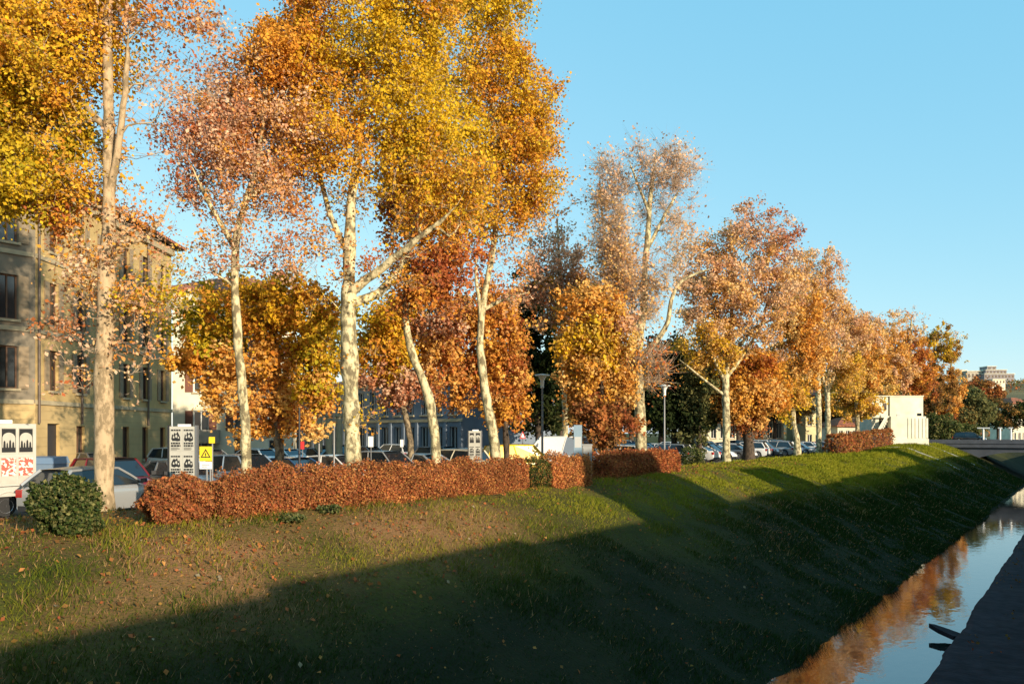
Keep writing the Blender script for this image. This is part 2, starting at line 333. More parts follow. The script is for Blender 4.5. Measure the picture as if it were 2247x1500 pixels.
# ================================================================== THE SETTING
def ground_material():
    m, t, b = nodes('bank_grass'); b.inputs['Roughness'].default_value = 0.95; b.inputs['Specular IOR Level'].default_value = 0.1
    tc = t.nodes.new('ShaderNodeTexCoord')
    def noise(s, d=5, sc=(1, 1, 1)):
        mp = t.nodes.new('ShaderNodeMapping'); mp.inputs['Scale'].default_value = sc; n = t.nodes.new('ShaderNodeTexNoise'); n.inputs['Scale'].default_value = s; n.inputs['Detail'].default_value = d
        t.links.new(tc.outputs['Object'], mp.inputs[0]); t.links.new(mp.outputs[0], n.inputs['Vector']); return n
    n1 = noise(0.35); r1 = t.nodes.new('ShaderNodeValToRGB'); e = r1.color_ramp.elements
    e[0].position = 0.38; e[0].color = (.030, .040, .008, 1); e[1].position = 0.6; e[1].color = (.075, .075, .012, 1)
    n2 = noise(9.0, 8); r2 = t.nodes.new('ShaderNodeValToRGB'); e = r2.color_ramp.elements
    e[0].position = 0.45; e[0].color = (0, 0, 0, 1); e[1].position = 0.7; e[1].color = (1, 1, 1, 1)
    mx = t.nodes.new('ShaderNodeMix'); mx.data_type = 'RGBA'; mx.inputs['B'].default_value = (.05, .034, .014, 1)
    t.links.new(n1.outputs[0], r1.inputs[0]); t.links.new(n2.outputs[0], r2.inputs[0]); t.links.new(r2.outputs[0], mx.inputs['Factor']); t.links.new(r1.outputs[0], mx.inputs['A'])
    # leaf litter colour where the attribute says so
    at_ = t.nodes.new('ShaderNodeAttribute'); at_.attribute_name = 'leafcol'
    sp = t.nodes.new('ShaderNodeSeparateColor'); t.links.new(at_.outputs['Color'], sp.inputs[0])
    mx2 = t.nodes.new('ShaderNodeMix'); mx2.data_type = 'RGBA'; mx2.inputs['B'].default_value = (.24, .12, .05, 1)
    t.links.new(sp.outputs[0], mx2.inputs['Factor']); t.links.new(mx.outputs['Result'], mx2.inputs['A'])
    mx3 = t.nodes.new('ShaderNodeMix'); mx3.data_type = 'RGBA'; mx3.inputs['B'].default_value = (.014, .016, .009, 1)   # wet mud by the water and bed, plus shade painted up the lower bank
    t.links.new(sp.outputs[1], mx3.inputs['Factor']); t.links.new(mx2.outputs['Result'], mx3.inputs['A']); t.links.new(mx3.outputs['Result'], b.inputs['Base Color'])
    n3 = noise(14, 6); bp = t.nodes.new('ShaderNodeBump'); bp.inputs['Strength'].default_value = 0.7; bp.inputs['Distance'].default_value = 0.08
    t.links.new(n3.outputs[0], bp.inputs['Height']); t.links.new(bp.outputs[0], b.inputs['Normal'])
    return m
def litter_mask(L, d):
    near = (1 - sstep(13, 27, d)) * sstep(11.8, 14.2, L) * (1 - 0.45 * sstep(16.2, 17.5, L))
    n = vnoise(L * 0.45, d * 0.3, 11) + 0.5 * vnoise(L * 1.1, d * 0.9, 12)
    a = np.clip(near * (0.62 + 1.3 * n), 0, 1)
    b = np.clip(0.3 * sstep(15.5, 17.0, L) * (1 - sstep(34, 60, d)) * (0.8 + n), 0, 1)
    c = np.clip(sstep(0.1, 0.4, n) * 0.25 * sstep(8, 12, L), 0, 1) * (1 - sstep(60, 80, d))
    return np.maximum(np.maximum(a, b), c)
Ls = np.concatenate([np.array([-2500, -900, -300, -100, -40, -15, 0.08, 0.2]), np.arange(1.2, 5.4, 0.7), np.arange(5.5, 24.6, 0.3), np.array([27, 32, 40, 60, 90, 150, 300, 700, 1500, 4000])])
ds = np.concatenate([np.array([-1500, -500, -200, -100, -60, -40, -25]), np.arange(-16, 46, 0.4), np.arange(46, 150, 1.0), np.array([155, 165, 180, 210, 260, 340, 480, 700, 1100, 1800, 3200, 6000])])
GL, GD = np.meshgrid(Ls, ds); GZ = zground(GL, GD)
far = sstep(150, 210, GD); GZ = np.where(GL > 0.15, GZ * (1 - far) + far * np.where(GL < 24, 0.9, 0.0), GZ)   # the river bends away beyond the bridge
nL = len(Ls); i = np.arange(len(ds) - 1)[:, None] * nL; k = np.arange(nL - 1)[None, :]
Fc = np.stack([i + k, i + nL + k, i + nL + k + 1, i + k + 1], -1).reshape(-1, 4)
V = np.stack([-GL, GD, GZ], -1).reshape(-1, 3)
gc = np.zeros((V.shape[0], 3)); gc[:, 0] = litter_mask(GL, GD).ravel(); gc[:, 1] = (np.where((GL > 0.15) & (GL < 16.5), np.maximum(1 - sstep(6.3, 7.2, GL), 0.85 * (1 - sstep(10.3, 14.5, GL + 2.2 * vnoise(GL * .3, GD * .22, 45)))), 0)).ravel()  # second channel: mud at the toe and painted shade over the lower bank
M['ground'] = ground_material()
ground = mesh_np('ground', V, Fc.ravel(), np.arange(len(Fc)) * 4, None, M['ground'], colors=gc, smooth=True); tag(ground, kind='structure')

# water
m, t, b = nodes('river_water'); b.inputs['Base Color'].default_value = (.012, .016, .014, 1); b.inputs['Roughness'].default_value = 0.015; b.inputs['IOR'].default_value = 2.6
tc = t.nodes.new('ShaderNodeTexCoord'); mp = t.nodes.new('ShaderNodeMapping'); mp.inputs['Scale'].default_value = (1.2, 0.6, 1); mp.inputs['Rotation'].default_value = (0, 0, R(36))
n = t.nodes.new('ShaderNodeTexNoise'); n.inputs['Scale'].default_value = 2.6; n.inputs['Detail'].default_value = 4; bp = t.nodes.new('ShaderNodeBump'); bp.inputs['Strength'].default_value = 0.09; bp.inputs['Distance'].default_value = 0.05
t.links.new(tc.outputs['Object'], mp.inputs[0]); t.links.new(mp.outputs[0], n.inputs['Vector']); t.links.new(n.outputs[0], bp.inputs['Height']); t.links.new(bp.outputs[0], b.inputs['Normal'])
M['water'] = m
WZ = -4.0
wb = MB(); wb.quad((-7.4, -60, WZ), (-2.2, -60, WZ), (-2.2, 190, WZ), (-7.4, 190, WZ)); tag(wb.build('river_water', M['water']), kind='structure')

# quay wall and low stone ledge on the near side
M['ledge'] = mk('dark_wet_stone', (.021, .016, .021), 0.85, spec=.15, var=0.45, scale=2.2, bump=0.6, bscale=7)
M['quay'] = mk('quay_stone', (.20, .18, .15), 0.85, var=0.25, scale=2.0, bump=0.4, bscale=8)
w = MB(); w.box(-0.22, 0.35, -60, 190, -4.8, 1.0); tag(w.build('quay_wall', M['quay']), kind='structure')
yy = np.arange(-20, 150, 0.25); xe = -3.35 + 0.14 * vnoise(yy * 0.3, yy * 0, 21) + 0.07 * vnoise(yy * 1.9, yy * 0, 22) + 0.12 * np.where(vnoise(yy * 0.23, yy * 0, 24) > 0.28, -1, 0) * np.abs(vnoise(yy * 1.9, yy * 0, 25))
us = np.linspace(0, 1, 14); V = []; 
for j, y in enumerate(yy):
    e = xe[j]
    for u in us: V.append((-0.23 + (e + 0.23) * u, y, -3.72 + 0.08 * float(vnoise(np.array(u * 6.0), np.array(y * 0.7), 23)) - 0.05 * u))
    V.append((e - 0.05, y, -3.86)); V.append((e - 0.02, y, -4.7))
n_ = len(us) + 2; i = np.arange(len(yy) - 1)[:, None] * n_; k = np.arange(n_ - 1)[None, :]
Fc = np.stack([i + k, i + k + 1, i + n_ + k + 1, i + n_ + k], -1).reshape(-1, 4)[:, ::-1]
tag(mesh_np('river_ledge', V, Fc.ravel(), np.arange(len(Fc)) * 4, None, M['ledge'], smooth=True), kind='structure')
# broken stone slabs leaning over the edge of the ledge
def slab(x, y, z, ln, wd, th, az, tilt, label):
    mb = MB(); prof = [(-.5, -.5), (.12, -.36), (.38, -.16), (.5, .03), (.36, .16), (.02, .40), (-.5, .5)]
    top = [(p[0] * ln, p[1] * wd, th / 2 + .02 * random.random()) for p in prof]; bot = [(p[0] * ln * .96, p[1] * wd * .95, -th / 2) for p in prof]; nn = len(prof)
    mb.add(top + bot, [tuple(range(nn)), tuple(range(2 * nn - 1, nn - 1, -1))] + [(q, nn + q, nn + (q + 1) % nn, (q + 1) % nn) for q in range(nn)])
    o = mb.build('stone_slab', M['ledge']); o.location = (x, y, z); o.rotation_euler = (R(4), R(tilt), R(az)); return tag(o, label, 'stone')
slab(-3.75, 28.4, -3.76, 1.1, .6, .13, 150, -8, 'dark pointed stone slab jutting from the ledge over the water')

# car park, street and kerb
def asphalt():
    return mk('asphalt', (.075, .07, .065), 0.9, var=0.25, scale=1.5, bump=0.3, bscale=60)
M['asphalt'] = asphalt()
cp = MB(); 
for (a, b_) in ((-60, 20), (20, 60), (60, 150)): cp.quad((-95, a, .012), (-23.0, a, .012), (-23.0, b_, .012), (-95, b_, .012))
tag(cp.build('car_park', M['asphalt']), kind='structure')
M['kerb'] = mk('kerb_stone', (.33, .31, .28), 0.85, var=0.2, scale=4)
kb = MB(); kb.box(-23.0, -22.82, -60, 150, -0.1, .13); tag(kb.build('kerb', M['kerb']), kind='structure')
M['line'] = mk('worn_white_paint', (.7, .7, .66), 0.8, var=0.2, scale=9)
ln_ = MB()
for j in range(46):
    y = 9 + j * 2.7; ln_.quad((-31, y, .018), (-26, y, .018), (-26, y + .12, .018), (-31, y + .12, .018))
tag(ln_.build('parking_lines', M['line']), kind='structure')
# our own street behind the parapet
os_ = MB(); os_.quad((.36, -90, .915), (14.5, -90, .915), (14.5, 150, .915), (.36, 150, .915)); tag(os_.build('street', M['asphalt']), kind='structure')

# ------------------------------------------------------------------ grass and fallen leaves on the bank
def scatter_bank(n, d0, d1, L0, L1, r, power=1.6):
    d = d0 + (d1 - d0) * r.uniform(0, 1, n) ** power; L = r.uniform(L0, L1, n); return L, d
r = np.random.default_rng(31)
L1, d1_ = scatter_bank(345000, -6, 75, 6.6, 17.3, r, 1.5); L2, d2_ = scatter_bank(60000, -6, 110, 17.0, 23.6, r, 1.3); L3, d3_ = scatter_bank(70000, 60, 125, 6.8, 17.3, r, 1.0)
L = np.concatenate([L1, L2, L3]); d = np.concatenate([d1_, d2_, d3_]); n = len(L)
lm = litter_mask(L, d); kp = r.uniform(0, 1, n) > lm * 0.5; L = L[kp]; d = d[kp]; n = len(L)
tuft = np.clip(0.55 + 1.3 * vnoise(L * 1.3, d * 1.3, 41) + 0.8 * vnoise(L * 0.4, d * 0.35, 42), 0.2, 1.6)
h = tuft * r.uniform(0.06, 0.22, n) * (1 + sstep(40, 70, d) * 0.5); wd = r.uniform(0.006, 0.014, n) * (1 + sstep(20, 70, d) * 3.5)
base = np.stack([-L, d, zground(L, d) - 0.01], 1); a = r.uniform(0, 2 * math.pi, n); lean = r.normal(size=(n, 2)) * 0.5
sd = np.stack([np.cos(a), np.sin(a), np.zeros(n)], 1) * wd[:, None]
tipv = base + np.stack([lean[:, 0] * h + 0.25 * h, lean[:, 1] * h, h], 1)
V = np.stack([base - sd, base + sd, tipv], 1).reshape(-1, 3)
mix = np.clip(0.5 + 1.6 * vnoise(L * 0.5, d * 0.4, 43) + r.normal(size=n) * 0.2, 0, 1)[:, None]
gcol = np.array([[.055, .085, .012]]) * (1 - mix) + np.array([[.25, .22, .025]]) * mix
lit_bank = (sstep(11.3, 15.2, L + 2.2 * vnoise(L * .3, d * .22, 45) + .8 * vnoise(L * 1.1, d * .9, 46)))[:, None]   # bank shade painted into the grass: dark low down, drier yellow above
gcol = np.array([[.026, .046, .010]]) * (1 - lit_bank) + gcol * lit_bank
dry = r.uniform(0, 1, n) < 0.05 + 0.45 * litter_mask(L, d); gcol[dry] = np.array([.34, .20, .09]) * r.uniform(.7, 1.2, (dry.sum(), 1))
# sunny greener sward further along
gr = sstep(17, 32, d)[:, None] * lit_bank; gcol = gcol * (1 - gr * 0.6) + gr * 0.6 * np.array([[.26, .26, .018]])
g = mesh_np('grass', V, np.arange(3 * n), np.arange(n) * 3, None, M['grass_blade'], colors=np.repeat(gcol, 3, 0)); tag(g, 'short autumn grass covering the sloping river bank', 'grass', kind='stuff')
nl = 42000; L, d = scatter_bank(nl, -5, 60, 6.8, 22.5, r, 1.7); p_ = r.uniform(0, 1, nl); keep = p_ < 0.06 + 0.95 * litter_mask(L, d) + 0.25 * sstep(15.5, 17, L); L = L[keep]; d = d[keep]; nl = len(L)
C = np.stack([-L, d, zground(L, d) + r.uniform(0.01, 0.10, nl)], 1)
lc = pal_cols('BBBRRBK', nl, r) * r.uniform(.5, 1.0, nl)[:, None]; pale = r.uniform(0, 1, nl) < .01; lc[pale] = (.36, .28, .17)
lf = leaf_object('fallen_leaves', C, 0.085, lc, None, (0, 0, 0), M['leaf'], r, 1.6); tag(lf, 'brown fallen leaves strewn over the grassy bank', 'leaves', kind='stuff')

r = np.random.default_rng(35); nl = 700; d = r.uniform(8, 60, nl); L = r.uniform(.6, 3.2, nl); kp = vnoise(L * 1.2, d * .5, 36) > -.02; L = L[kp]; d = d[kp]; nl = len(L)
lf = leaf_object('ledge_leaves', np.stack([-L, d, -3.70 + r.uniform(0, .05, nl)], 1), .10, pal_cols('BBR', nl, r) * .7, None, (0, 0, 0), M['leaf'], r, 2.0); tag(lf, 'brown leaves scattered on the dark river ledge', 'leaves', kind='stuff')
nb = 9000; d = r.uniform(5, 90, nb); L = 6.35 + .5 * r.uniform(0, 1, nb) + .25 * vnoise(d * .35, d * 0 + 3.3, 5); kp = vnoise(d * .6, d * 0, 37) > -.12; d = d[kp]; L = L[kp]; nb = len(L); hb = r.uniform(.15, .5, nb) * (1 + vnoise(d * .8, d * 0, 38)); b0 = np.stack([-L, d, np.maximum(zground(L, d), -4.1)], 1); sdv = np.stack([np.zeros(nb), np.full(nb, .012), np.zeros(nb)], 1)
V = np.stack([b0 - sdv, b0 + sdv, b0 + np.stack([hb * r.uniform(-.1, .7, nb), r.normal(size=nb) * .3 * hb, hb * .85], 1)], 1).reshape(-1, 3); gcol = np.where(r.uniform(0, 1, (nb, 1)) < .3, np.array([[.16, .11, .05]]), np.array([[.035, .05, .014]]))
tag(mesh_np('bank_reeds', V, np.arange(3 * nb), np.arange(nb) * 3, None, M['grass_blade'], colors=np.repeat(gcol, 3, 0)), 'rank grass hanging over the water at the foot of the bank', 'grass', kind='stuff')
# ================================================================== TREES
PT = 'plane_tree'; ROW = 'plane trees along the bank'
grow_tree(PT, 'tall plane tree with straight bare trunk between the green bush and the silver car', 228, 22.2,
    [(228, 1115, 40), (228, 900, 38), (230, 700, 35), (238, 540, 31), (241, 400, 27), (238, 250, 23), (236, 100, 19), (240, -60, 15), (242, -220, 9)],
    [(80, 130, 170, 170, 1.3, 'YYO'), (50, 330, 140, 130, 1.2, 'YG'), (140, 30, 120, 110, 1.2, 'YO'), (-110, 180, 150, 240, 1.2, 'Y'), (90, -160, 220, 150, 1.0, 'Y'),
     (190, 330, 70, 110, .5, 'OY'), (60, 430, 110, 45, 1.1, 'GY'), (-60, 420, 110, 60, 1.0, 'YG'), (170, 440, 70, 45, .5, 'OR', .8), (320, 70, 90, 90, .5, 'PO'), (410, 30, 70, 80, .5, 'POR'), (320, -120, 150, 130, .6, 'PO'), (350, 170, 80, 80, .22, 'P'),
     (230, 620, 95, 80, .45, 'OP'), (140, 690, 55, 70, .36, 'RP'), (150, 830, 60, 45, .32, 'RP'), (310, 720, 65, 110, .40, 'OP'), (350, 650, 55, 55, .6, 'GY'), (300, 540, 80, 45, .35, 'OP'), (230, 780, 60, 60, .3, 'OP'), (380, 300, 80, 110, .16, 'P'), (340, 440, 70, 70, .2, 'PO'), (400, 160, 80, 70, .3, 'PR'), (270, 250, 50, 110, .2, 'PO'), (150, 500, 90, 50, .7, 'OR'), (280, 470, 70, 60, .4, 'PO'), (170, 420, 90, 60, .6, 'OY'), (300, 640, 110, 90, .3, 'OP'), (180, 620, 90, 90, .3, 'OP')],
    100000, limbs=[(1.5, (240, 540, 17), (290, 525, 14), (318, 490, 11), (335, 420, 7)), (-1.0, (240, 420, 18), (270, 330, 15), (295, 220, 12), (310, 90, 8)), (1.0, (240, 300, 16), (170, 220, 12), (90, 130, 8))],
    leaf=0.105, seed=11, group=ROW, per=130, bark_m='tan_bark')
grow_tree(PT, 'slender plane tree with salmon orange crown behind the shorter hedge', 542, 28.0,
    [(542, 1060, 23), (537, 900, 22), (522, 750, 19), (513, 600, 17), (516, 520, 15), (540, 440, 15), (568, 350, 12), (580, 240, 9), (585, 100, 6)],
    [(560, 250, 130, 130, .8, 'OP'), (470, 330, 110, 90, .7, 'PR'), (620, 130, 90, 100, 1.0, 'O'), (430, 410, 70, 70, .35, 'PR'), (560, 400, 110, 80, .6, 'OP'), (500, 500, 100, 50, .3, 'PO'), (480, 200, 90, 80, .5, 'PR'), (640, 300, 80, 90, .6, 'OP'), (610, 510, 90, 60, .25, 'PR'), (400, 330, 70, 90, .18, 'P'), (390, 520, 70, 60, .15, 'PR'), (560, 560, 90, 40, .2, 'PR'), (440, 240, 70, 70, .3, 'PR'), (520, 90, 60, 60, .25, 'P'), (470, 590, 70, 50, .25, 'PR'), (600, 590, 80, 40, .25, 'OP'), (400, 620, 50, 60, .3, 'GP')],
    48000, limbs=[(-1.2, (516, 540, 13), (470, 460, 10), (440, 380, 7)), (1.0, (540, 440, 12), (600, 390, 9), (650, 320, 7))], leaf=0.105, seed=12, group=ROW)
grow_tree(PT, 'big golden plane tree with stout pale trunk forking above the long hedge', 772, 28.5,
    [(775, 1060, 35), (772, 950, 34), (767, 800, 37), (764, 700, 35), (765, 620, 29), (766, 540, 25), (772, 430, 20), (790, 300, 16), (810, 160, 12), (825, 0, 8)],
    [(850, 110, 130, 120, 1.3, 'Y'), (900, 250, 130, 110, 1.3, 'Y'), (760, 330, 110, 90, .9, 'YO'), (700, 170, 100, 110, 1.0, 'OY'), (660, 50, 80, 90, 1.0, 'O'), (770, -30, 150, 90, 1.0, 'OY'), (940, -10, 110, 80, 1.1, 'YO'), (960, 400, 110, 90, 1.0, 'YO'), (700, 440, 90, 70, .45, 'PO'), (840, 460, 100, 70, .5, 'YO'), (880, 370, 90, 70, .9, 'Y'),
     (790, 680, 40, 40, .4, 'Y'), (830, 610, 50, 40, .4, 'YO'), (720, 540, 60, 50, .3, 'PO'), (760, 220, 90, 90, .5, 'OY'), (700, 560, 90, 50, .2, 'PR'), (830, 540, 90, 50, .3, 'OR'), (960, 520, 70, 50, .4, 'OR'), (1000, 460, 60, 60, .8, 'YO'), (650, 400, 60, 80, .3, 'PO'), (660, 560, 80, 70, .3, 'PR'), (880, 600, 90, 50, .4, 'OR'), (720, 640, 60, 50, .35, 'OY'), (810, 560, 90, 50, .3, 'OR'), (760, 760, 60, 60, .25, 'YO'), (780, 880, 40, 70, .3, 'YO')],
    68000, limbs=[(-1.5, (770, 640, 24), (815, 612, 20), (870, 575, 17), (920, 535, 13), (975, 503, 10), (1010, 470, 5)), (1.8, (768, 660, 22), (830, 640, 20), (870, 590, 16), (890, 520, 11), (915, 420, 8)), (1.2, (765, 560, 16), (720, 470, 12), (690, 360, 9), (670, 220, 6))],
    leaf=0.112, seed=13, group=ROW)
grow_tree(PT, 'thin plane tree with snaking bent trunk leaning over the parked cars', 957, 33.0,
    [(958, 1030, 22), (952, 930, 21), (940, 860, 20), (915, 805, 18), (897, 760, 16), (888, 690, 14), (890, 620, 14), (905, 500, 10), (925, 400, 7)],
    [(925, 560, 70, 60, .5, 'RO'), (900, 640, 50, 40, .5, 'O'), (960, 480, 80, 70, .8, 'OY'), (900, 440, 70, 60, .6, 'OR'), (980, 600, 60, 50, .5, 'R'), (940, 660, 60, 50, .6, 'RO'), (1010, 560, 60, 50, .4, 'RO')], 16000, leaf=0.16, seed=14, group=ROW)
grow_tree(PT, 'golden plane tree on a leaning mottled trunk next to the yellow van', 1090, 36.4,
    [(1090, 1030, 23), (1082, 950, 22), (1068, 880, 20), (1056, 800, 18), (1052, 730, 15), (1066, 630, 13), (1084, 540, 13), (1092, 430, 11), (1085, 280, 9), (1075, 120, 6)],
    [(1060, 30, 90, 90, 1.2, 'Y'), (1105, 130, 70, 80, 1.2, 'YO'), (1145, 250, 80, 100, 1.3, 'YO'), (1155, 380, 80, 90, 1.3, 'YO'), (1050, 330, 90, 90, 1.1, 'Y'), (1080, 470, 90, 60, 1.0, 'OY'), (1020, 180, 90, 90, .9, 'YO'), (1160, 480, 50, 45, .4, 'PO'), (1080, 250, 70, 80, .6, 'YO'), (1040, 540, 60, 40, .5, 'OR'), (1120, 560, 60, 50, .4, 'PO'), (1140, 620, 60, 50, .4, 'PR'), (1090, -40, 60, 50, 1.0, 'Y')],
    60000, limbs=[(0.6, (1056, 690, 9), (1100, 655, 7), (1160, 638, 5)), (-.5, (1052, 700, 10), (1046, 620, 8), (1045, 560, 6))], leaf=0.125, seed=15, group=ROW)
# smaller trees standing among the cars
grow_tree('broadleaf_tree', 'low spreading yellow and orange tree in front of the cream house', 610, 33.5,
    [(615, 1060, 20), (612, 960, 19), (605, 880, 16), (600, 780, 12), (600, 700, 8)],
    [(470, 720, 85, 90, .8, 'GY'), (570, 680, 100, 80, 1, 'OY'), (650, 730, 90, 110, 1, 'OY'), (560, 830, 130, 70, 1, 'OA'), (700, 800, 60, 100, .9, 'GY'), (590, 910, 95, 50, .9, 'RAO'), (450, 800, 60, 50, .8, 'O'), (640, 890, 90, 70, .8, 'AO'), (700, 700, 50, 60, .6, 'GY'), (540, 960, 60, 25, .5, 'RAO')],
    30000, leaf=0.17, seed=21, bark_m='grey_bark', clump=.7)
grow_tree('broadleaf_tree', 'brown stemmed tree with yellow top and dull red skirts by the shaded building', 900, 41,
    [(903, 1030, 15), (900, 950, 14), (885, 890, 12), (868, 840, 10), (860, 780, 7)],
    [(845, 730, 70, 60, .9, 'YO'), (840, 800, 70, 60, .9, 'YO'), (890, 850, 80, 45, .8, 'RP'), (940, 790, 60, 60, .8, 'RAO'), (960, 720, 50, 50, .7, 'RP'), (870, 690, 60, 50, .8, 'OY')],
    15000, limbs=[(.5, (890, 900, 10), (930, 850, 8), (950, 790, 5))], leaf=0.18, seed=22, bark_m='grey_bark')
grow_tree('broadleaf_tree', 'rounded russet red tree drooping behind the leaning trunk', 1112, 43,
    [(1112, 1020, 14), (1110, 950, 13), (1105, 880, 11), (1100, 800, 8)],
    [(1105, 850, 50, 80, 1.2, 'RAO'), (1090, 740, 70, 80, 1, 'RAO'), (1010, 760, 70, 80, .9, 'RAO'), (990, 690, 60, 50, .7, 'RP'), (1070, 670, 70, 50, .8, 'RAO'), (1000, 850, 60, 50, .8, 'RAO'), (1110, 910, 40, 30, .9, 'RO')],
    21000, leaf=0.18, seed=23, bark_m='dark_bark', scat=.15)
grow_tree('evergreen_tree', 'dark green evergreen tree behind the white van', 1185, 55,
    [(1185, 1010, 16), (1180, 930, 14), (1175, 850, 12), (1170, 750, 9), (1165, 660, 5)],
    [(1150, 680, 55, 60, 1, 'D'), (1190, 770, 70, 80, 1, 'D'), (1160, 850, 70, 70, 1, 'D'), (1220, 850, 50, 80, 1, 'D'), (1190, 920, 70, 40, 1, 'DE'), (1130, 750, 40, 60, .8, 'D')],
    16000, leaf=0.26, seed=24, bark_m='dark_bark', scat=.2)
grow_tree(PT, 'half bare pinkish plane tree rising behind the evergreen', 1238, 50,
    [(1240, 1010, 13), (1240, 900, 13), (1236, 780, 11), (1232, 680, 9), (1228, 580, 7), (1222, 480, 4)],
    [(1205, 510, 45, 70, .45, 'P'), (1225, 600, 60, 60, .8, 'P'), (1260, 660, 70, 60, .9, 'PO'), (1200, 660, 60, 60, .8, 'PR'), (1240, 430, 30, 60, .18, 'P'), (1270, 560, 30, 60, .25, 'P')],
    10500, leaf=0.17, seed=25, group=ROW, twigs=8)
grow_tree('broadleaf_tree', 'yellow orange tree with dark red lower leaves beside the grey cabinet', 1322, 42.5,
    [(1325, 1030, 15), (1324, 950, 14), (1320, 860, 12), (1315, 760, 9), (1312, 680, 6)],
    [(1300, 690, 75, 60, .9, 'AO'), (1310, 770, 75, 60, 1.1, 'AY'), (1320, 850, 72, 50, 1.1, 'AO'), (1320, 920, 62, 50, 1.1, 'RB'), (1275, 800, 40, 60, .8, 'AO'), (1360, 720, 40, 60, .6, 'OP'), (1320, 965, 45, 25, .7, 'B')],
    23000, leaf=0.18, seed=26, bark_m='dark_bark', scat=.15)
grow_tree(PT, 'tall nearly bare plane tree forking into pale limbs behind the dark hedge', 1405, 46,
    [(1407, 1010, 25), (1406, 930, 24), (1402, 860, 23), (1397, 800, 23), (1400, 740, 21), (1412, 690, 18), (1414, 600, 14), (1424, 480, 11), (1430, 400, 8), (1440, 330, 4)],
    [(1440, 370, 95, 60, .30, 'P'), (1335, 400, 42, 60, .32, 'P'), (1500, 370, 45, 55, .26, 'P'), (1340, 500, 45, 70, .45, 'PA'), (1355, 600, 45, 70, .7, 'PA'), (1470, 480, 70, 70, .16, 'P'), (1400, 650, 70, 60, .45, 'PA'), (1450, 580, 60, 60, .16, 'P'), (1390, 460, 60, 80, .16, 'P'), (1420, 810, 50, 50, .4, 'RO')],
    8500, limbs=[(.8, (1404, 730, 13), (1375, 690, 11), (1350, 630, 9), (1332, 540, 7), (1322, 450, 5), (1318, 370, 3)), (-1., (1400, 790, 15), (1440, 748, 13), (1464, 715, 11), (1468, 660, 9), (1485, 620, 7), (1560, 592, 4)), (.6, (1414, 560, 9), (1460, 470, 7), (1500, 400, 4)), (-.8, (1424, 470, 7), (1395, 400, 5), (1375, 350, 3))],
    leaf=0.15, seed=16, group=ROW, twigs=22, tw_len=1.4, clumps=380, tip=.011)
grow_tree('evergreen_tree', 'very dark evergreen tree behind the second lamp post', 1480, 68,
    [(1480, 1000, 14), (1480, 920, 12), (1480, 850, 9), (1480, 790, 5)],
    [(1470, 860, 60, 60, 1, 'D'), (1520, 860, 50, 55, 1, 'DE'), (1440, 900, 30, 50, 1, 'D'), (1490, 920, 60, 35, 1, 'D'), (1460, 790, 40, 40, .9, 'D'), (1555, 890, 30, 50, .9, 'D')],
    15000, leaf=0.3, seed=27, bark_m='dark_bark', scat=.25)
grow_tree('evergreen_tree', 'olive green bushy tree hanging over the parked cars', 1535, 66,
    [(1535, 1000, 10), (1535, 950, 9), (1535, 900, 6), (1535, 860, 4)],
    [(1532, 850, 34, 50, 1, 'E'), (1535, 900, 28, 40, 1, 'E'), (1520, 960, 30, 22, .8, 'E')], 5500, leaf=0.2, seed=28, bark_m='dark_bark')
grow_tree(PT, 'broad plane tree with fan of pale limbs growing at the edge of the grassy slope', 1593, 63,
    [(1594, 990, 17), (1594, 930, 16), (1592, 860, 15), (1594, 810, 13), (1600, 760, 9), (1605, 690, 7), (1612, 600, 5)],
    [(1570, 650, 70, 70, .9, 'PA'), (1650, 560, 75, 80, .55, 'PA'), (1700, 520, 55, 60, .4, 'PR'), (1535, 550, 50, 70, .5, 'PA'), (1550, 760, 70, 50, .8, 'AY'), (1670, 680, 70, 70, .55, 'PA'), (1600, 500, 40, 40, .3, 'P'), (1655, 470, 50, 30, .35, 'PR'), (1720, 600, 50, 60, .45, 'PA'), (1620, 740, 80, 50, .35, 'PA')],
    20000, limbs=[(-1, (1593, 850, 9), (1570, 800, 7), (1545, 740, 5), (1535, 650, 3)), (1, (1593, 830, 9), (1640, 770, 7), (1680, 700, 5), (1700, 600, 3)), (-.5, (1593, 870, 7), (1540, 830, 5), (1490, 790, 3)), (.3, (1594, 800, 8), (1650, 720, 6), (1720, 690, 4)), (.8, (1594, 820, 8), (1575, 740, 6), (1570, 650, 4))],
    leaf=0.19, seed=17, group=ROW, twigs=9, tip=.012)
grow_tree('broadleaf_tree', 'deep orange tree on a thick dark trunk at the edge of the car park', 1642, 66,
    [(1643, 985, 24), (1642, 940, 22), (1640, 880, 16), (1640, 820, 9)],
    [(1640, 880, 62, 45, 1.1, 'OA'), (1645, 810, 55, 45, 1, 'OR'), (1690, 850, 40, 60, .9, 'O'), (1600, 840, 35, 40, .7, 'OB'), (1640, 930, 40, 25, .8, 'R')], 13000, leaf=0.22, seed=29, bark_m='dark_bark', scat=.18)
grow_tree(PT, 'bright orange plane tree with slim leaning pale trunk on the sunny bank', 1748, 77,
    [(1750, 975, 13), (1742, 930, 12), (1735, 860, 10), (1738, 780, 8), (1745, 700, 5)],
    [(1750, 700, 50, 60, 1.2, 'OA'), (1755, 780, 55, 60, 1.2, 'OA'), (1725, 860, 55, 45, .9, 'AY'), (1790, 740, 40, 50, .8, 'PA'), (1740, 650, 30, 35, .6, 'PA'), (1750, 900, 40, 30, .4, 'Y')], 14000, leaf=0.22, seed=30, group=ROW)
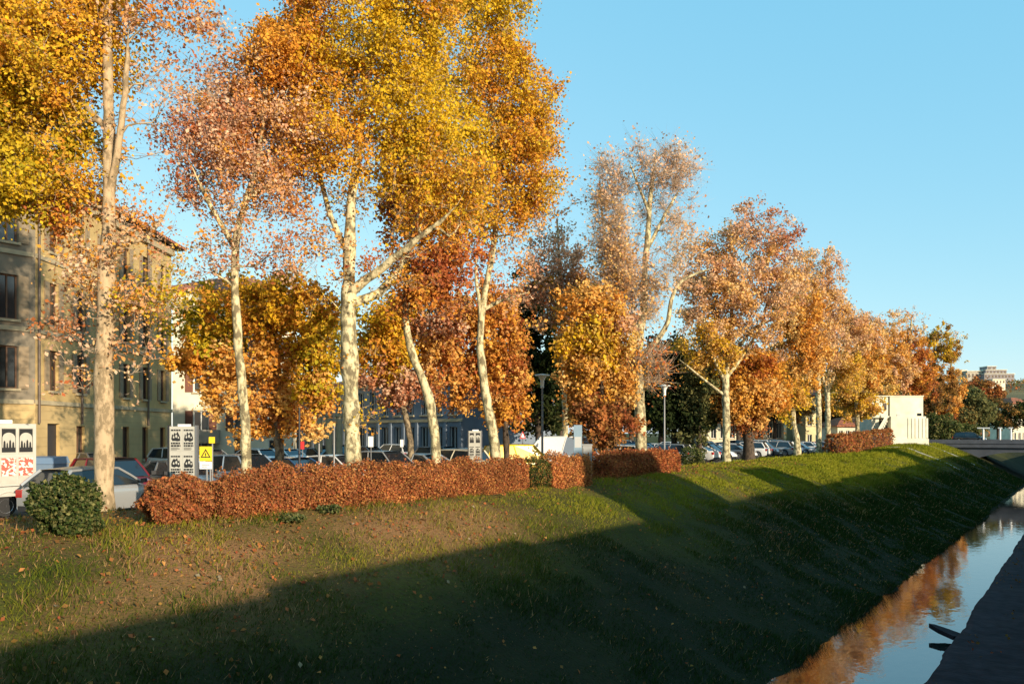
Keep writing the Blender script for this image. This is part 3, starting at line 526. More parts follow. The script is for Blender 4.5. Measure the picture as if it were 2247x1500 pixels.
grow_tree(PT, 'pinkish brown plane tree behind the bright orange one', 1795, 84,
    [(1797, 975, 11), (1796, 900, 11), (1795, 800, 9), (1795, 700, 7), (1797, 600, 4)],
    [(1795, 600, 48, 50, .5, 'PA'), (1815, 660, 45, 60, .6, 'PA'), (1770, 650, 40, 60, .5, 'PA'), (1830, 590, 22, 40, .35, 'P'), (1800, 740, 50, 50, .6, 'PA')], 8500, leaf=0.2, seed=32, group=ROW, twigs=9)
grow_tree(PT, 'pale bare limbed plane tree near the low bronze bushes', 1815, 89,
    [(1817, 970, 12), (1816, 900, 11), (1816, 850, 10), (1822, 780, 7), (1830, 700, 4)],
    [(1840, 760, 50, 60, .4, 'PA'), (1870, 720, 45, 50, .5, 'PA'), (1810, 790, 40, 50, .35, 'PA'), (1860, 830, 40, 40, .7, 'AY'), (1850, 680, 30, 30, .25, 'P')], 7500, limbs=[(.6, (1816, 860, 8), (1840, 800, 6), (1860, 740, 4), (1880, 690, 2)), (-.6, (1816, 870, 7), (1800, 810, 5), (1790, 750, 3))], leaf=0.2, seed=33, group=ROW, twigs=10)
grow_tree(PT, 'amber plane tree between the pale bare limbed one and the white cabin', 1880, 97,
    [(1882, 970, 10), (1880, 880, 9), (1880, 780, 7), (1882, 720, 4)],
    [(1885, 790, 55, 60, 1, 'OA'), (1870, 870, 45, 45, 1, 'AY'), (1910, 740, 35, 40, .7, 'PA'), (1900, 880, 35, 40, .9, 'AY'), (1870, 720, 35, 35, .5, 'PA')], 12000, leaf=0.25, seed=34, group=ROW)
grow_tree(PT, 'orange plane tree directly behind the white cabin', 1940, 116,
    [(1942, 965, 9), (1940, 880, 8), (1940, 780, 6), (1940, 720, 4)],
    [(1935, 780, 45, 60, 1, 'OA'), (1965, 820, 45, 50, 1, 'PA'), (1930, 860, 35, 50, .9, 'AY'), (1955, 720, 35, 30, .6, 'PA')], 10500, leaf=0.27, seed=35, group=ROW)
grow_tree(PT, 'rust coloured plane tree with thin twiggy top beyond the white cabin', 1998, 122,
    [(2000, 965, 9), (1998, 880, 8), (1998, 780, 6), (2000, 690, 3)],
    [(1995, 790, 42, 60, 1, 'OR'), (2015, 840, 30, 40, .9, 'OR'), (1990, 720, 40, 30, .4, 'PA'), (2010, 690, 42, 28, .12, 'P'), (1970, 700, 25, 25, .12, 'P')], 9500, leaf=0.26, seed=36, group=ROW, twigs=9)
grow_tree(PT, 'olive and brown plane tree with dark foot beyond the white cabin', 2050, 130,
    [(2052, 965, 9), (2050, 880, 8), (2050, 790, 6), (2050, 720, 3)],
    [(2050, 760, 38, 45, 1, 'YB'), (2045, 850, 40, 50, 1, 'B'), (2070, 800, 25, 50, .8, 'OB'), (2035, 900, 35, 30, 1, 'BD')], 8500, leaf=0.28, seed=37, group=ROW)
grow_tree(PT, 'last tree of the row with pale wispy crown over the bridge end', 2088, 142,
    [(2088, 960, 7), (2087, 880, 6), (2087, 790, 4), (2088, 740, 2)],
    [(2085, 860, 24, 50, 1, 'OA'), (2090, 780, 24, 50, .35, 'YP'), (2075, 910, 25, 25, .8, 'OR')], 4500, leaf=0.28, seed=38, group=ROW, twigs=8)

# ================================================================== HEDGES AND SHRUBS
def hedge(name, label, d0, d1, Lc, thick, height, pk, leaves, seed, leaf=.058, group=None, twig='hedge_twig', cat='hedge', bul=0.2, round_=0.35):
    r = np.random.default_rng(seed); base = np.array([-Lc, (d0 + d1) / 2, float(zground(Lc, (d0 + d1) / 2))]); root = thing(name, label, cat, base, 0, group)
    n = leaves; y = r.uniform(d0, d1, n); a = r.uniform(-0.25, 1.25, n) * math.pi; rr = r.uniform(0.72, 1.04, n) ** 0.6
    ext = 1 + bul * 2 * vnoise(y * 1.3, a * 1.1, seed) + bul * 2 * vnoise(y * 3.5, a * 2.2, seed + 1)
    endf = np.clip(np.minimum(y - d0, d1 - y) / (thick * round_ + .05), 0, 1); endf = np.sqrt(1 - (1 - endf) ** 2) * .75 + .25
    a = np.where(r.uniform(0, 1, n) < .5, r.uniform(-.30, .38, n) * math.pi, a); a = np.where(r.uniform(0, 1, n) < .0, math.pi - a, a)
    ca = np.sign(np.cos(a)) * np.abs(np.cos(a)) ** .6; sa = np.sin(a)
    x = -Lc + ca * thick / 2 * rr * ext * endf; y = y + r.normal(size=n) * .03; zr = zground(-x, y); hh = height * (1 + .16 * vnoise(y * .9, y * 0, seed + 3) + .14 * vnoise(y * 3.1, x * 2.0, seed + 4)) * (.55 + .45 * endf)
    z = zr + np.maximum(0.02, hh * (.45 + .55 * sa * rr * ext))
    # end faces
    m = r.uniform(0, 1, n) < min(.35, thick / (d1 - d0) * .6); q = m.sum(); y[m] = np.where(r.uniform(0, 1, q) < .5, d0 + r.uniform(-.06, .12, q), d1 - r.uniform(-.06, .12, q)); x[m] = -Lc + r.uniform(-.42, .42, q) * thick; z[m] = zground(-x[m], y[m]) + r.uniform(.05, .82, q) * height
    # stray shoots standing out of the clipped top and sides
    ns = int((d1 - d0) * 26); sy = r.uniform(d0 + .1, d1 - .1, ns); sh = r.uniform(.08, .32, ns); per_ = 9; m2 = r.choice(n, min(n, ns * per_), replace=False); si = np.arange(len(m2)) % ns; tt = r.uniform(0, 1, len(m2))
    y[m2] = sy[si] + r.normal(size=len(m2)) * .03 + (si % 5 - 2) * .04 * tt; x[m2] = -Lc + ((si * 7 % 11) / 10 - .5) * thick * .8 + r.normal(size=len(m2)) * .02; z[m2] = zground(-x[m2], y[m2]) + height * .9 + sh[si] * tt
    C = np.stack([x, y, z], 1); cc = vnoise(y * 1.1, z * 2.0, seed + 7)
    col = pal_cols(pk, n, r) * (1 + .5 * cc)[:, None] * r.uniform(.75, 1.2, n)[:, None]
    tag(leaf_object('foliage', C, leaf, np.clip(col, 0, .9), root, base, M['leaf'], r, .2), kind='stuff')
    # woody heart: stems and a dense twig body
    mb = MB(); ny = max(4, int((d1 - d0) / .35)); ys = np.linspace(d0 + .08, d1 - .08, ny)
    for j, y0 in enumerate(ys):
        e = min(1, .55 + min(j, ny - 1 - j) * .25); w_ = thick * .33 * e; h_ = height * .74 * (.7 + .3 * e); z0 = float(zground(Lc, y0)) - .08
        mb.v += [(-Lc - w_, y0, z0), (-Lc - w_ * 1.05, y0, z0 + h_ * .7), (-Lc - w_ * .5, y0, z0 + h_), (-Lc + w_ * .5, y0, z0 + h_), (-Lc + w_ * 1.05, y0, z0 + h_ * .7), (-Lc + w_, y0, z0)]
        if j:
            b_ = (j - 1) * 6
            for q in range(5): mb.f.append((b_ + q, b_ + q + 1, b_ + 7 + q, b_ + 6 + q)); mb.mi.append(0)
    mb.f += [tuple(range(6)), tuple(range(6 * ny - 1, 6 * ny - 7, -1))]; mb.mi += [0, 0]
    mb.build('stems', M[twig], root, base); return root
def yd(x, L): return float(onL(x, L)[1])
HG = 'bronze hedges on the bank top'
hedge('hedge', 'short bronze hedge right beside the yellow warning sign', yd(470, 17.7), yd(640, 17.7), 17.7, 1.15, 1.12, 'HHR', 34000, 102, group=HG)
hedge('hedge', 'long bronze red hedge running below the golden plane trees', yd(648, 17.7), yd(1148, 17.4), 17.6, 1.15, 1.13, 'HHKR', 74000, 103, group=HG)
hedge('hedge', 'small dark green bush filling the gap in the bronze hedge', yd(1150, 17.5), yd(1193, 17.5), 17.5, 1.0, 1.15, 'SSB', 7000, 104, twig='green_twig', cat='bush')
hedge('hedge', 'bright orange hedge end next to the grey metal cabinet', yd(1196, 17.4), yd(1280, 17.4), 17.4, 1.05, 1.2, 'KKH', 20000, 105, group=HG)
hedge('hedge', 'dark red shaded hedge beneath the nearly bare plane tree', yd(1303, 18.3), yd(1475, 18.3), 18.3, 1.2, 1.15, 'RHR', 20000, 106, group=HG, leaf=.09)
for q, (xa, xb, lab) in enumerate([(1826, 1862, 'bronze bush in the low clump before the white cabin, closest to the bare limbed tree'), (1864, 1900, 'middle bronze bush of the low clump before the white cabin'), (1904, 1946, 'bronze bush touching the foot of the white cabin')]):
    hedge('bush', lab, yd(xa, 20.3), yd(xb, 20.3), 20.3, 1.8, 1.9, 'RHB', 3600, 110 + q, leaf=.2, group='bronze bushes by the cabin', cat='bush', bul=.2)
def shrub(name, label, c, rx, rz, pk, leaves, seed, leaf=.09, cat='bush', squash=1.0, twig='green_twig'):
    r = np.random.default_rng(seed); base = np.array([c[0], c[1], c[2]]); root = thing(name, label, cat, base)
    u = r.normal(size=(leaves, 3)); u /= np.linalg.norm(u, axis=1)[:, None]; rr = r.uniform(.35, 1.0, leaves) ** .4
    lump = 1 + .6 * vnoise(u[:, 0] * 2.6 + 5, u[:, 2] * 2.6 + u[:, 1] * 2.1, seed) + .35 * vnoise(u[:, 0] * 6, u[:, 2] * 6 + u[:, 1] * 5, seed + 1)
    P_ = u * (rr * lump)[:, None] * np.array([rx, rx * squash, rz]); P_[:, 2] = np.abs(P_[:, 2] + rz * .8) ; C = base + P_
    col = pal_cols(pk, leaves, r) * r.uniform(.7, 1.25, leaves)[:, None]
    tag(leaf_object('foliage', C, leaf, np.clip(col, 0, .9), root, base, M['leaf'], r, .2), kind='stuff')
    mb = MB()
    for q in range(9):
        a = r.uniform(0, 6.28); l = r.uniform(.4, .8); tip_ = base + np.array([math.cos(a) * rx * l, math.sin(a) * rx * l, rz * r.uniform(.8, 1.4)])
        mb.tube([base + np.array([0, 0, -.05]), base + (tip_ - base) * .5 + np.array([0, 0, .15 * rz]), tip_], [.03, .02, .006], 5)
    tag(mb.build('stems', M[twig], root, base), kind='stuff'); return root
p = onL(384, 17.7); p[2] = float(zground(17.7, p[1])); shrub('bronze_shrub', 'rounded bronze red shrub clump in front of the silver car', p, .70, .60, 'HHR', 30000, 120, .06, 'bush', twig='hedge_twig')
p = onL(146, 17.4); p[2] = float(zground(17.4, p[1])); shrub('evergreen_shrub', 'dense dark green shrub beside the poster truck', p, .64, .66, 'SSE', 15000, 121, .07)
for q, (x, L, rx, rz, pk, lab) in enumerate([(1520, 21.5, .8, .7, 'SE', 'green shrub at the end of the dark red hedge'), (2062, 19.0, 3.0, 2.4, 'ES', 'big dark green bush beyond the white cabin'), (2105, 17.0, 2.8, 1.7, 'SE', 'dark bush at the bridge end')]):
    p = onL(x, L); p[2] = float(zground(L, p[1])); shrub('bush', lab, p, rx, rz, pk, 2600 if q == 0 else 7000, 122 + q, .1 if q == 0 else .3)
for q, (x, L) in enumerate([(640, 16.6), (720, 16.9)]):
    p = onL(x, L); p[2] = float(zground(L, p[1])); shrub('weed_tuft', ['dark green weed at the foot of the short hedge', 'dark green weed at the foot of the long hedge'][q], p, .38, .12, 'SE', 420, 130 + q, .07, 'weed')

# ================================================================== VEHICLES
M['glass'] = mk('car_glass', (.012, .016, .02), 0.06, spec=.9)
M['tyre'] = mk('tyre_rubber', (.02, .02, .02), 0.85); M['rim'] = mk('alloy_rim', (.55, .55, .56), 0.35, metal=.7)
M['trim'] = mk('black_trim', (.02, .02, .022), 0.6); M['lamp_clear'] = mk('clear_lamp', (.75, .76, .78), 0.15, spec=.8); M['lamp_red'] = mk('red_lamp', (.35, .012, .01), 0.2)
M['plate'] = mk('number_plate', (.75, .75, .72), 0.5)
def paint(name, c, metal=.0, rough=.28):
    m, t, b = nodes(name); b.inputs['Base Color'].default_value = (*c, 1); b.inputs['Metallic'].default_value = metal; b.inputs['Roughness'].default_value = rough; b.inputs['Coat Weight'].default_value = .6; b.inputs['Coat Roughness'].default_value = .06; return m
PAINT = {'silver': paint('silver_paint', (.36, .36, .35), .35), 'white': paint('white_paint', (.72, .71, .68)), 'black': paint('black_paint', (.012, .012, .014)), 'dark red': paint('dark_red_paint', (.16, .010, .012)), 'blue': paint('blue_paint', (.03, .07, .17), .2),
         'grey': paint('grey_paint', (.14, .145, .15), .4), 'cream': paint('cream_paint', (.60, .53, .38)), 'yellow': paint('yellow_paint', (.80, .52, .012)), 'dark green': paint('green_paint', (.02, .06, .05)), 'pale blue': paint('pale_blue_paint', (.26, .34, .42), .3), 'dull blue': paint('dull_blue_panel', (.12, .16, .21), .1, .5)}
def make_vehicle(name, Lg, Wd, H, prof, gh, belt, wheels, rw=.31, panel=None):
    """prof: lower body top line [(x,z)]; gh: glasshouse x positions (windscreen base, roof front, roof rear, rear base) and rear base height"""
    root = thing(name, 'x', 'car'); hw = Wd / 2
    xs = sorted(set(np.round(np.concatenate([np.linspace(-Lg / 2, Lg / 2, 26)] + [np.linspace(w - rw * 1.22, w + rw * 1.22, 13) for w in wheels]), 3)))
    px_, pz = zip(*prof); mb = MB(); rows = []
    for x in xs:
        t = abs(x) / (Lg / 2); w = hw * (1 - .10 * t ** 5 - .03 * t * t); zt = float(np.interp(x, px_, pz)); zb = .20 + .10 * max(0, t - .85) / .15
        for wl in wheels:
            q = (rw * 1.18) ** 2 - (x - wl) ** 2
            if q > 0: zb = max(zb, rw + math.sqrt(q))
        zb = min(zb, zt - .08)
        sec = [(0, zt + .02), (w * .62, zt + .012), (w * .88, zt - .03), (w * .97, zt - .11), (w, .62 * zt + .38 * .35), (w * .985, max(.36, zb + .01)), (w * .94, zb), (0, zb)]
        sec = [(a, min(max(b, zb), zt + .02)) for a, b in sec]; rows.append([(x, a, b) for a, b in sec] + [(x, -a, b) for a, b in sec[-2:0:-1]])
    n = len(rows[0])
    for rw_ in rows: mb.v += rw_
    for i in range(len(rows) - 1):
        for k in range(n):
            k2 = (k + 1) % n; mb.f.append((i * n + k, (i + 1) * n + k, (i + 1) * n + k2, i * n + k2)); mb.mi.append(1 if k in (6, 7) else 0)
    mb.f += [tuple(range(n)), tuple(range((len(rows) - 1) * n + n - 1, (len(rows) - 1) * n - 1, -1))]; mb.mi += [0, 0]
    mb.build('body', [PAINT['silver'], M['trim']], root, smooth=38)
    xa, xb, xc, xd, zr = gh; zb = belt; wb_ = hw * .93; wt = hw * .70; zt = H - .05
    A0 = lambda s: np.array((xa, s * wb_ * .93, zb)); A1 = lambda s: np.array((xb, s * wt, zt)); C1 = lambda s: np.array((xc, s * wt, zt - .03)); D0 = lambda s: np.array((xd, s * wb_ * .93, zr)); B0 = lambda s: np.array(((xa + xd) * .5, s * wb_, zb)); B1 = lambda s: np.array(((xb + xc) * .5 + .02, s * (wt + .015), zt + .01))
    g = MB(); g.quad(A0(-1), A0(1), A1(1), A1(-1)); g.build('windscreen', M['glass'], root)
    g = MB(); g.quad(D0(1), D0(-1), C1(-1), C1(1)); g.build('rear_window', panel or M['glass'], root)
    for s in (1, -1):
        g = MB(); g.add([A0(s), B0(s), B1(s), A1(s)], [(0, 1, 2, 3) if s < 0 else (3, 2, 1, 0)]); g.build('side_window', M['glass'], root)
        g = MB(); g.add([B0(s), D0(s), C1(s), B1(s)], [(0, 1, 2, 3) if s < 0 else (3, 2, 1, 0)]); g.build('side_window', panel or M['glass'], root)
    rf = MB(); N = 8; vs = []
    for i in range(N + 1):
        u = i / N; x = xb + .06 + (xc - .06 - xb - .06) * u; zc = zt + .055 * math.sin(math.pi * (.12 + .8 * u)) - .03 * u; 
        for s in (-1, -.8, -.4, 0, .4, .8, 1): vs.append((x, s * (wt + .03), zc + .03 * (1 - s * s)))
    fs = [(i * 7 + k, i * 7 + k + 1, i * 7 + 8 + k, i * 7 + 7 + k) for i in range(N) for k in range(6)]; rf.add(vs, [f[::-1] for f in fs])
    for s in (1, -1):
        for a, b, wd_ in ((A0(s), A1(s), .035), (B0(s), B1(s), .03), (D0(s), C1(s), .06)): rf.tube([a, (a + b) / 2 + np.array((0, s * .012, .012)), b], wd_, 6)
        rf.tube([A1(s), B1(s), C1(s)], .035, 6)
    rf.build('roof', PAINT['silver'], root, smooth=50)
    for wl in wheels:
        for s in (1, -1):
            c = (wl, s * (hw - .12), rw); w = MB(); w.lathe(c, (0, s, 0), [(rw * .72, -.10), (rw * .97, -.09), (rw, -.04), (rw, .05), (rw * .96, .095), (rw * .70, .10)], 20); wo_ = w.build('wheel', M['tyre'], root, smooth=40)
            q = MB(); q.lathe(c, (0, s, 0), [(rw * .70, .06), (rw * .70, .103), (rw * .62, .106), (rw * .58, .075), (.05, .082), (.04, .10), (.01, .10)], 18)
            for a in range(5):
                an = a * 2 * math.pi / 5 + .3; dx, dz = math.cos(an), math.sin(an); o = np.array(c) + np.array((0, s * .078, 0)); u = np.array((dx, 0, dz)) * rw * .6; v = np.array((-dz, 0, dx)) * .055; q.obox(o - v / 2, u, v, np.array((0, s * .028, 0)))
            q.build('rim', M['rim'], wo_)
    xf = Lg / 2; zf = float(np.interp(xf - .25, px_, pz)); zrr = float(np.interp(-xf + .1, px_, pz))
    for s in (1, -1):
        h_ = MB(); h_.add([(xf - .42, s * hw * .93, zf - .04), (xf - .06, s * hw * .80, zf - .12), (xf - .012, s * hw * .55, zf - .15), (xf - .05, s * hw * .55, zf - .06), (xf - .42, s * hw * .965, zf - .14), (xf - .06, s * hw * .87, zf - .24), (xf + .012, s * hw * .55, zf - .25)], [(0, 1, 3), (1, 2, 3), (0, 4, 5, 1), (1, 5, 6, 2)]); h_.build('headlight', M['lamp_clear'], root)
        t_ = MB(); t_.box(-xf - .012, -xf + .10, s * hw * .62 if s > 0 else -hw * .90, s * hw * .62 + .28 * hw if s > 0 else -hw * .62, zrr - .28, zrr - .06); t_.build('tail_light', M['lamp_red'], root)
        mr = MB(); mr.obox(np.array((xa - .22, s * (hw + .02), zb + .02)), (.10, 0, 0), (0, s * .17, .02), (0, 0, .13)); mr.build('mirror', M['trim'], root)
    pl = MB(); pl.box(xf - .02, xf + .015, -.26, .26, .36, .47); pl.build('number_plate', M['plate'], root)
    bm = MB(); bm.box(xf - .10, xf + .006, -hw * .72, hw * .72, .24, .345); bm.build('grille', M['trim'], root)
    bm = MB(); bm.box(-xf - .006, -xf + .1, -hw * .8, hw * .8, .27, .42); bm.build('rear_bumper', M['trim'], root)
    return root
hatch = make_vehicle('parked_car', 4.0, 1.70, 1.48, [(-2, .86), (-1.85, .98), (-1.2, .96), (.75, .93), (1.2, .90), (1.65, .78), (1.93, .64), (2, .52)], (1.12, .30, -1.35, -1.86, .98), .93, (-1.22, 1.25))
saloon = make_vehicle('parked_car', 4.45, 1.74, 1.44, [(-2.22, .80), (-2.1, .97), (-1.55, .98), (.7, .92), (1.2, .89), (1.8, .77), (2.12, .64), (2.22, .52)], (1.10, .25, -1.05, -1.75, .97), .92, (-1.35, 1.38))
wagon = make_vehicle('parked_car', 4.3, 1.75, 1.62, [(-2.15, .95), (-2.0, 1.03), (-1.2, 1.02), (.85, .99), (1.3, .96), (1.8, .84), (2.07, .70), (2.15, .55)], (1.18, .42, -1.65, -2.0, 1.03), .99, (-1.3, 1.36), rw=.33)
van = make_vehicle('van', 4.9, 1.95, 2.30, [(-2.45, 1.05), (-2.3, 1.18), (1.3, 1.16), (1.7, 1.10), (2.2, .92), (2.45, .62)], (1.95, 1.05, -2.2, -2.40, 1.18), 1.15, (-1.5, 1.6), rw=.34)
small_van = make_vehicle('van', 4.2, 1.80, 1.86, [(-2.1, .95), (-1.95, 1.06), (1.0, 1.02), (1.4, .96), (1.85, .84), (2.1, .6)], (1.35, .65, -1.8, -2.05, 1.05), 1.02, (-1.3, 1.35), rw=.32)
protos = {'hatch': hatch, 'saloon': saloon, 'wagon': wagon, 'van': van, 'small_van': small_van}; used = {}
def place_car(kind, col, loc, ang, label, cat='car', group=None, roof_col=None, cargo=None):
    p = protos[kind]
    c = copy_tree(p) if used.get(kind) else p; used[kind] = True
    c.location = tuple(float(v) for v in loc); c.rotation_euler = (0, 0, ang); c['label'] = label; c['category'] = cat
    if group: c['group'] = group
    elif 'group' in c: del c['group']
    for ch in c.children:
        b = ch.name.split('.')[0]
        if b in ('body', 'roof'): ch.material_slots[0].link = 'OBJECT'; ch.material_slots[0].material = PAINT[col]
        if cargo and b == 'rear_window': ch.material_slots[0].link = 'OBJECT'; ch.material_slots[0].material = PAINT[cargo]
    if cargo == 'yellow':
        for ch in c.children:
            if ch.name.split('.')[0] == 'side_window': ch.material_slots[0].link = 'OBJECT'; ch.material_slots[0].material = PAINT['yellow']
    if cargo:
        sw = [ch for ch in c.children if ch.name.split('.')[0] == 'side_window']
        for q in (0, 2): sw[q].material_slots[0].link = 'OBJECT'; sw[q].material_slots[0].material = PAINT[col]; sw[q].name = 'cab_side'
        for q in (1, 3): sw[q].material_slots[0].link = 'OBJECT'; sw[q].material_slots[0].material = PAINT[cargo]; sw[q].name = 'cargo_panel'
    return c
SIDE = math.atan2(RT[1], RT[0])
p = at(209, HY, 24.3); place_car('hatch', 'silver', (p[0], p[1], .013), R(105), 'silver hatchback standing side on behind the bronze shrub clump')
# the row parked nose to the bank
row = [(14.6, 'wagon', 'dark red', 'dark red estate car parked behind the silver hatchback', 'car'), (17.3, 'saloon', 'grey', 'grey saloon parked between the dark red estate and the poster stand', 'car'),
       (20.0, 'wagon', 'pale blue', 'pale blue estate car parked behind the yellow warning sign', 'car'), (22.6, 'saloon', 'blue', 'blue saloon parked behind the slender salmon crowned tree', 'car'), (25.2, 'hatch', 'white', 'white hatchback parked behind the short bronze hedge', 'car'),
       (28.0, 'wagon', 'silver', 'silver estate car parked behind the stout forked trunk', 'car'), (30.7, 'saloon', 'silver', 'silver saloon parked between the forked trunk and the bent trunk', 'car'), (33.6, 'wagon', 'cream', 'cream estate car parked behind the snaking bent trunk', 'car'), (36.4, 'hatch', 'white', 'white hatchback parked beside the cream estate car', 'car')]
for d, kd, c, lab, cat in row: place_car(kd, c, (-28.2 + random.uniform(-.3, .3), d, .013), R(random.uniform(-5, 5)) + (0 if random.random() < .6 else math.pi), lab, cat)
p = at(1140, HY, 45); place_car('small_van', 'yellow', (p[0], p[1], .013), SIDE + .3, 'bright yellow van parked by the leaning mottled trunk', 'van', cargo='yellow')
p = at(1222, HY, 50); place_car('van', 'white', (p[0], p[1], .013), SIDE + math.pi, 'white van with dull blue cargo sides behind the hedge', 'van', cargo='dull blue')
# rows further along
cols = ['white', 'silver', 'grey', 'black', 'white', 'silver', 'blue', 'white', 'grey', 'silver', 'black', 'white', 'silver', 'dark red', 'white']; kinds = ['hatch', 'saloon', 'wagon']
GP = 'cars parked in the far rows'
q = 0
for Lr, da, db in ((28.4, 47.0, 112), (35.0, 40.0, 112), (45.5, 22.0, 90)):
    d = da
    while d < db:
        if random.random() < .9:
            kd = kinds[random.randrange(3)]; c = cols[random.randrange(len(cols))]; nm = {'hatch': 'hatchback', 'saloon': 'saloon', 'wagon': 'estate car'}[kd]
            rowname = {28.4: 'in the row along the bank edge past the white van', 35.0: 'in the middle row of the car park', 45.5: 'in the back row of the car park'}[Lr]
            place_car(kd, c, (-Lr + random.uniform(-.4, .4), d, .013), R(random.uniform(-4, 4)) + (0 if random.random() < .5 else math.pi), c + ' ' + nm + ' parked ' + rowname, 'car', c + ' ' + nm + 's ' + rowname)
        d += 2.7; q += 1
for kd in protos:
    if not used.get(kd): raise RuntimeError(kd)

# ================================================================== BUILDINGS
def stucco(name, c, rust=0.0):
    m = mk(name, c, .9, var=.16, scale=.7, bump=.15, bscale=25)
    t = m.node_tree; b = t.nodes['Principled BSDF']
    if rust:
        tc = t.nodes.new('ShaderNodeTexCoord'); sx = t.nodes.new('ShaderNodeSeparateXYZ'); t.links.new(tc.outputs['Object'], sx.inputs[0])
        md = t.nodes.new('ShaderNodeMath'); md.operation = 'FRACT'; mu = t.nodes.new('ShaderNodeMath'); mu.operation = 'MULTIPLY'; mu.inputs[1].default_value = 1 / .45
        t.links.new(sx.outputs['Z'], mu.inputs[0]); t.links.new(mu.outputs[0], md.inputs[0])
        gt = t.nodes.new('ShaderNodeMath'); gt.operation = 'GREATER_THAN'; gt.inputs[1].default_value = .1; t.links.new(md.outputs[0], gt.inputs[0])
        bp = t.nodes.new('ShaderNodeBump'); bp.inputs['Distance'].default_value = .05; bp.inputs['Strength'].default_value = .8; t.links.new(gt.outputs[0], bp.inputs['Height']); t.links.new(bp.outputs[0], b.inputs['Normal'])
    return m
M['ochre'] = stucco('ochre_stone', (.46, .32, .13)); M['ochre_rust'] = stucco('rusticated_ochre_stone', (.47, .335, .15), 1)
M['ochre_shade'] = stucco('shaded_ochre_stone', (.20, .165, .115)); M['greyst'] = stucco('grey_stucco', (.36, .32, .25)); M['cream'] = stucco('cream_stucco', (.66, .60, .44)); M['slate'] = stucco('blue_grey_stucco', (.15, .18, .22)); M['white_st'] = stucco('white_stucco', (.64, .60, .46)); M['yellow_st'] = stucco('yellow_stucco', (.62, .52, .28))
M['pane'] = mk('window_glass', (.02, .024, .028), .08, spec=.8); M['frame_w'] = mk('white_frame', (.68, .67, .63), .6); M['shut_g'] = mk('grey_shutter', (.42, .42, .40), .7); M['shut_b'] = mk('brown_shutter', (.16, .055, .03), .7); M['frame_b'] = mk('brown_frame', (.12, .06, .03), .7)
M['shut_o'] = mk('weathered_shutter', (.27, .20, .12), .8); M['trim_st'] = mk('stone_trim', (.38, .31, .19), .85, var=.12, scale=3); M['pipe'] = mk('downpipe', (.10, .07, .05), .6); M['door'] = mk('dark_door', (.035, .03, .028), .6)
def tiles():
    m = mk('terracotta_tiles', (.33, .11, .05), .85, var=.35, scale=1.6); t = m.node_tree; b = t.nodes['Principled BSDF']
    tc = t.nodes.new('ShaderNodeTexCoord'); w = t.nodes.new('ShaderNodeTexWave'); w.inputs['Scale'].default_value = 1.6; bp = t.nodes.new('ShaderNodeBump'); bp.inputs['Distance'].default_value = .08
    t.links.new(tc.outputs['Object'], w.inputs[0]); t.links.new(w.outputs['Fac'], bp.inputs['Height']); t.links.new(bp.outputs[0], b.inputs['Normal']); return m
M['villa'] = stucco('villa_grey', (.22, .20, .20)); M['tiles'] = tiles(); M['soffit'] = mk('timber_soffit', (.12, .075, .045), .85, var=.2)
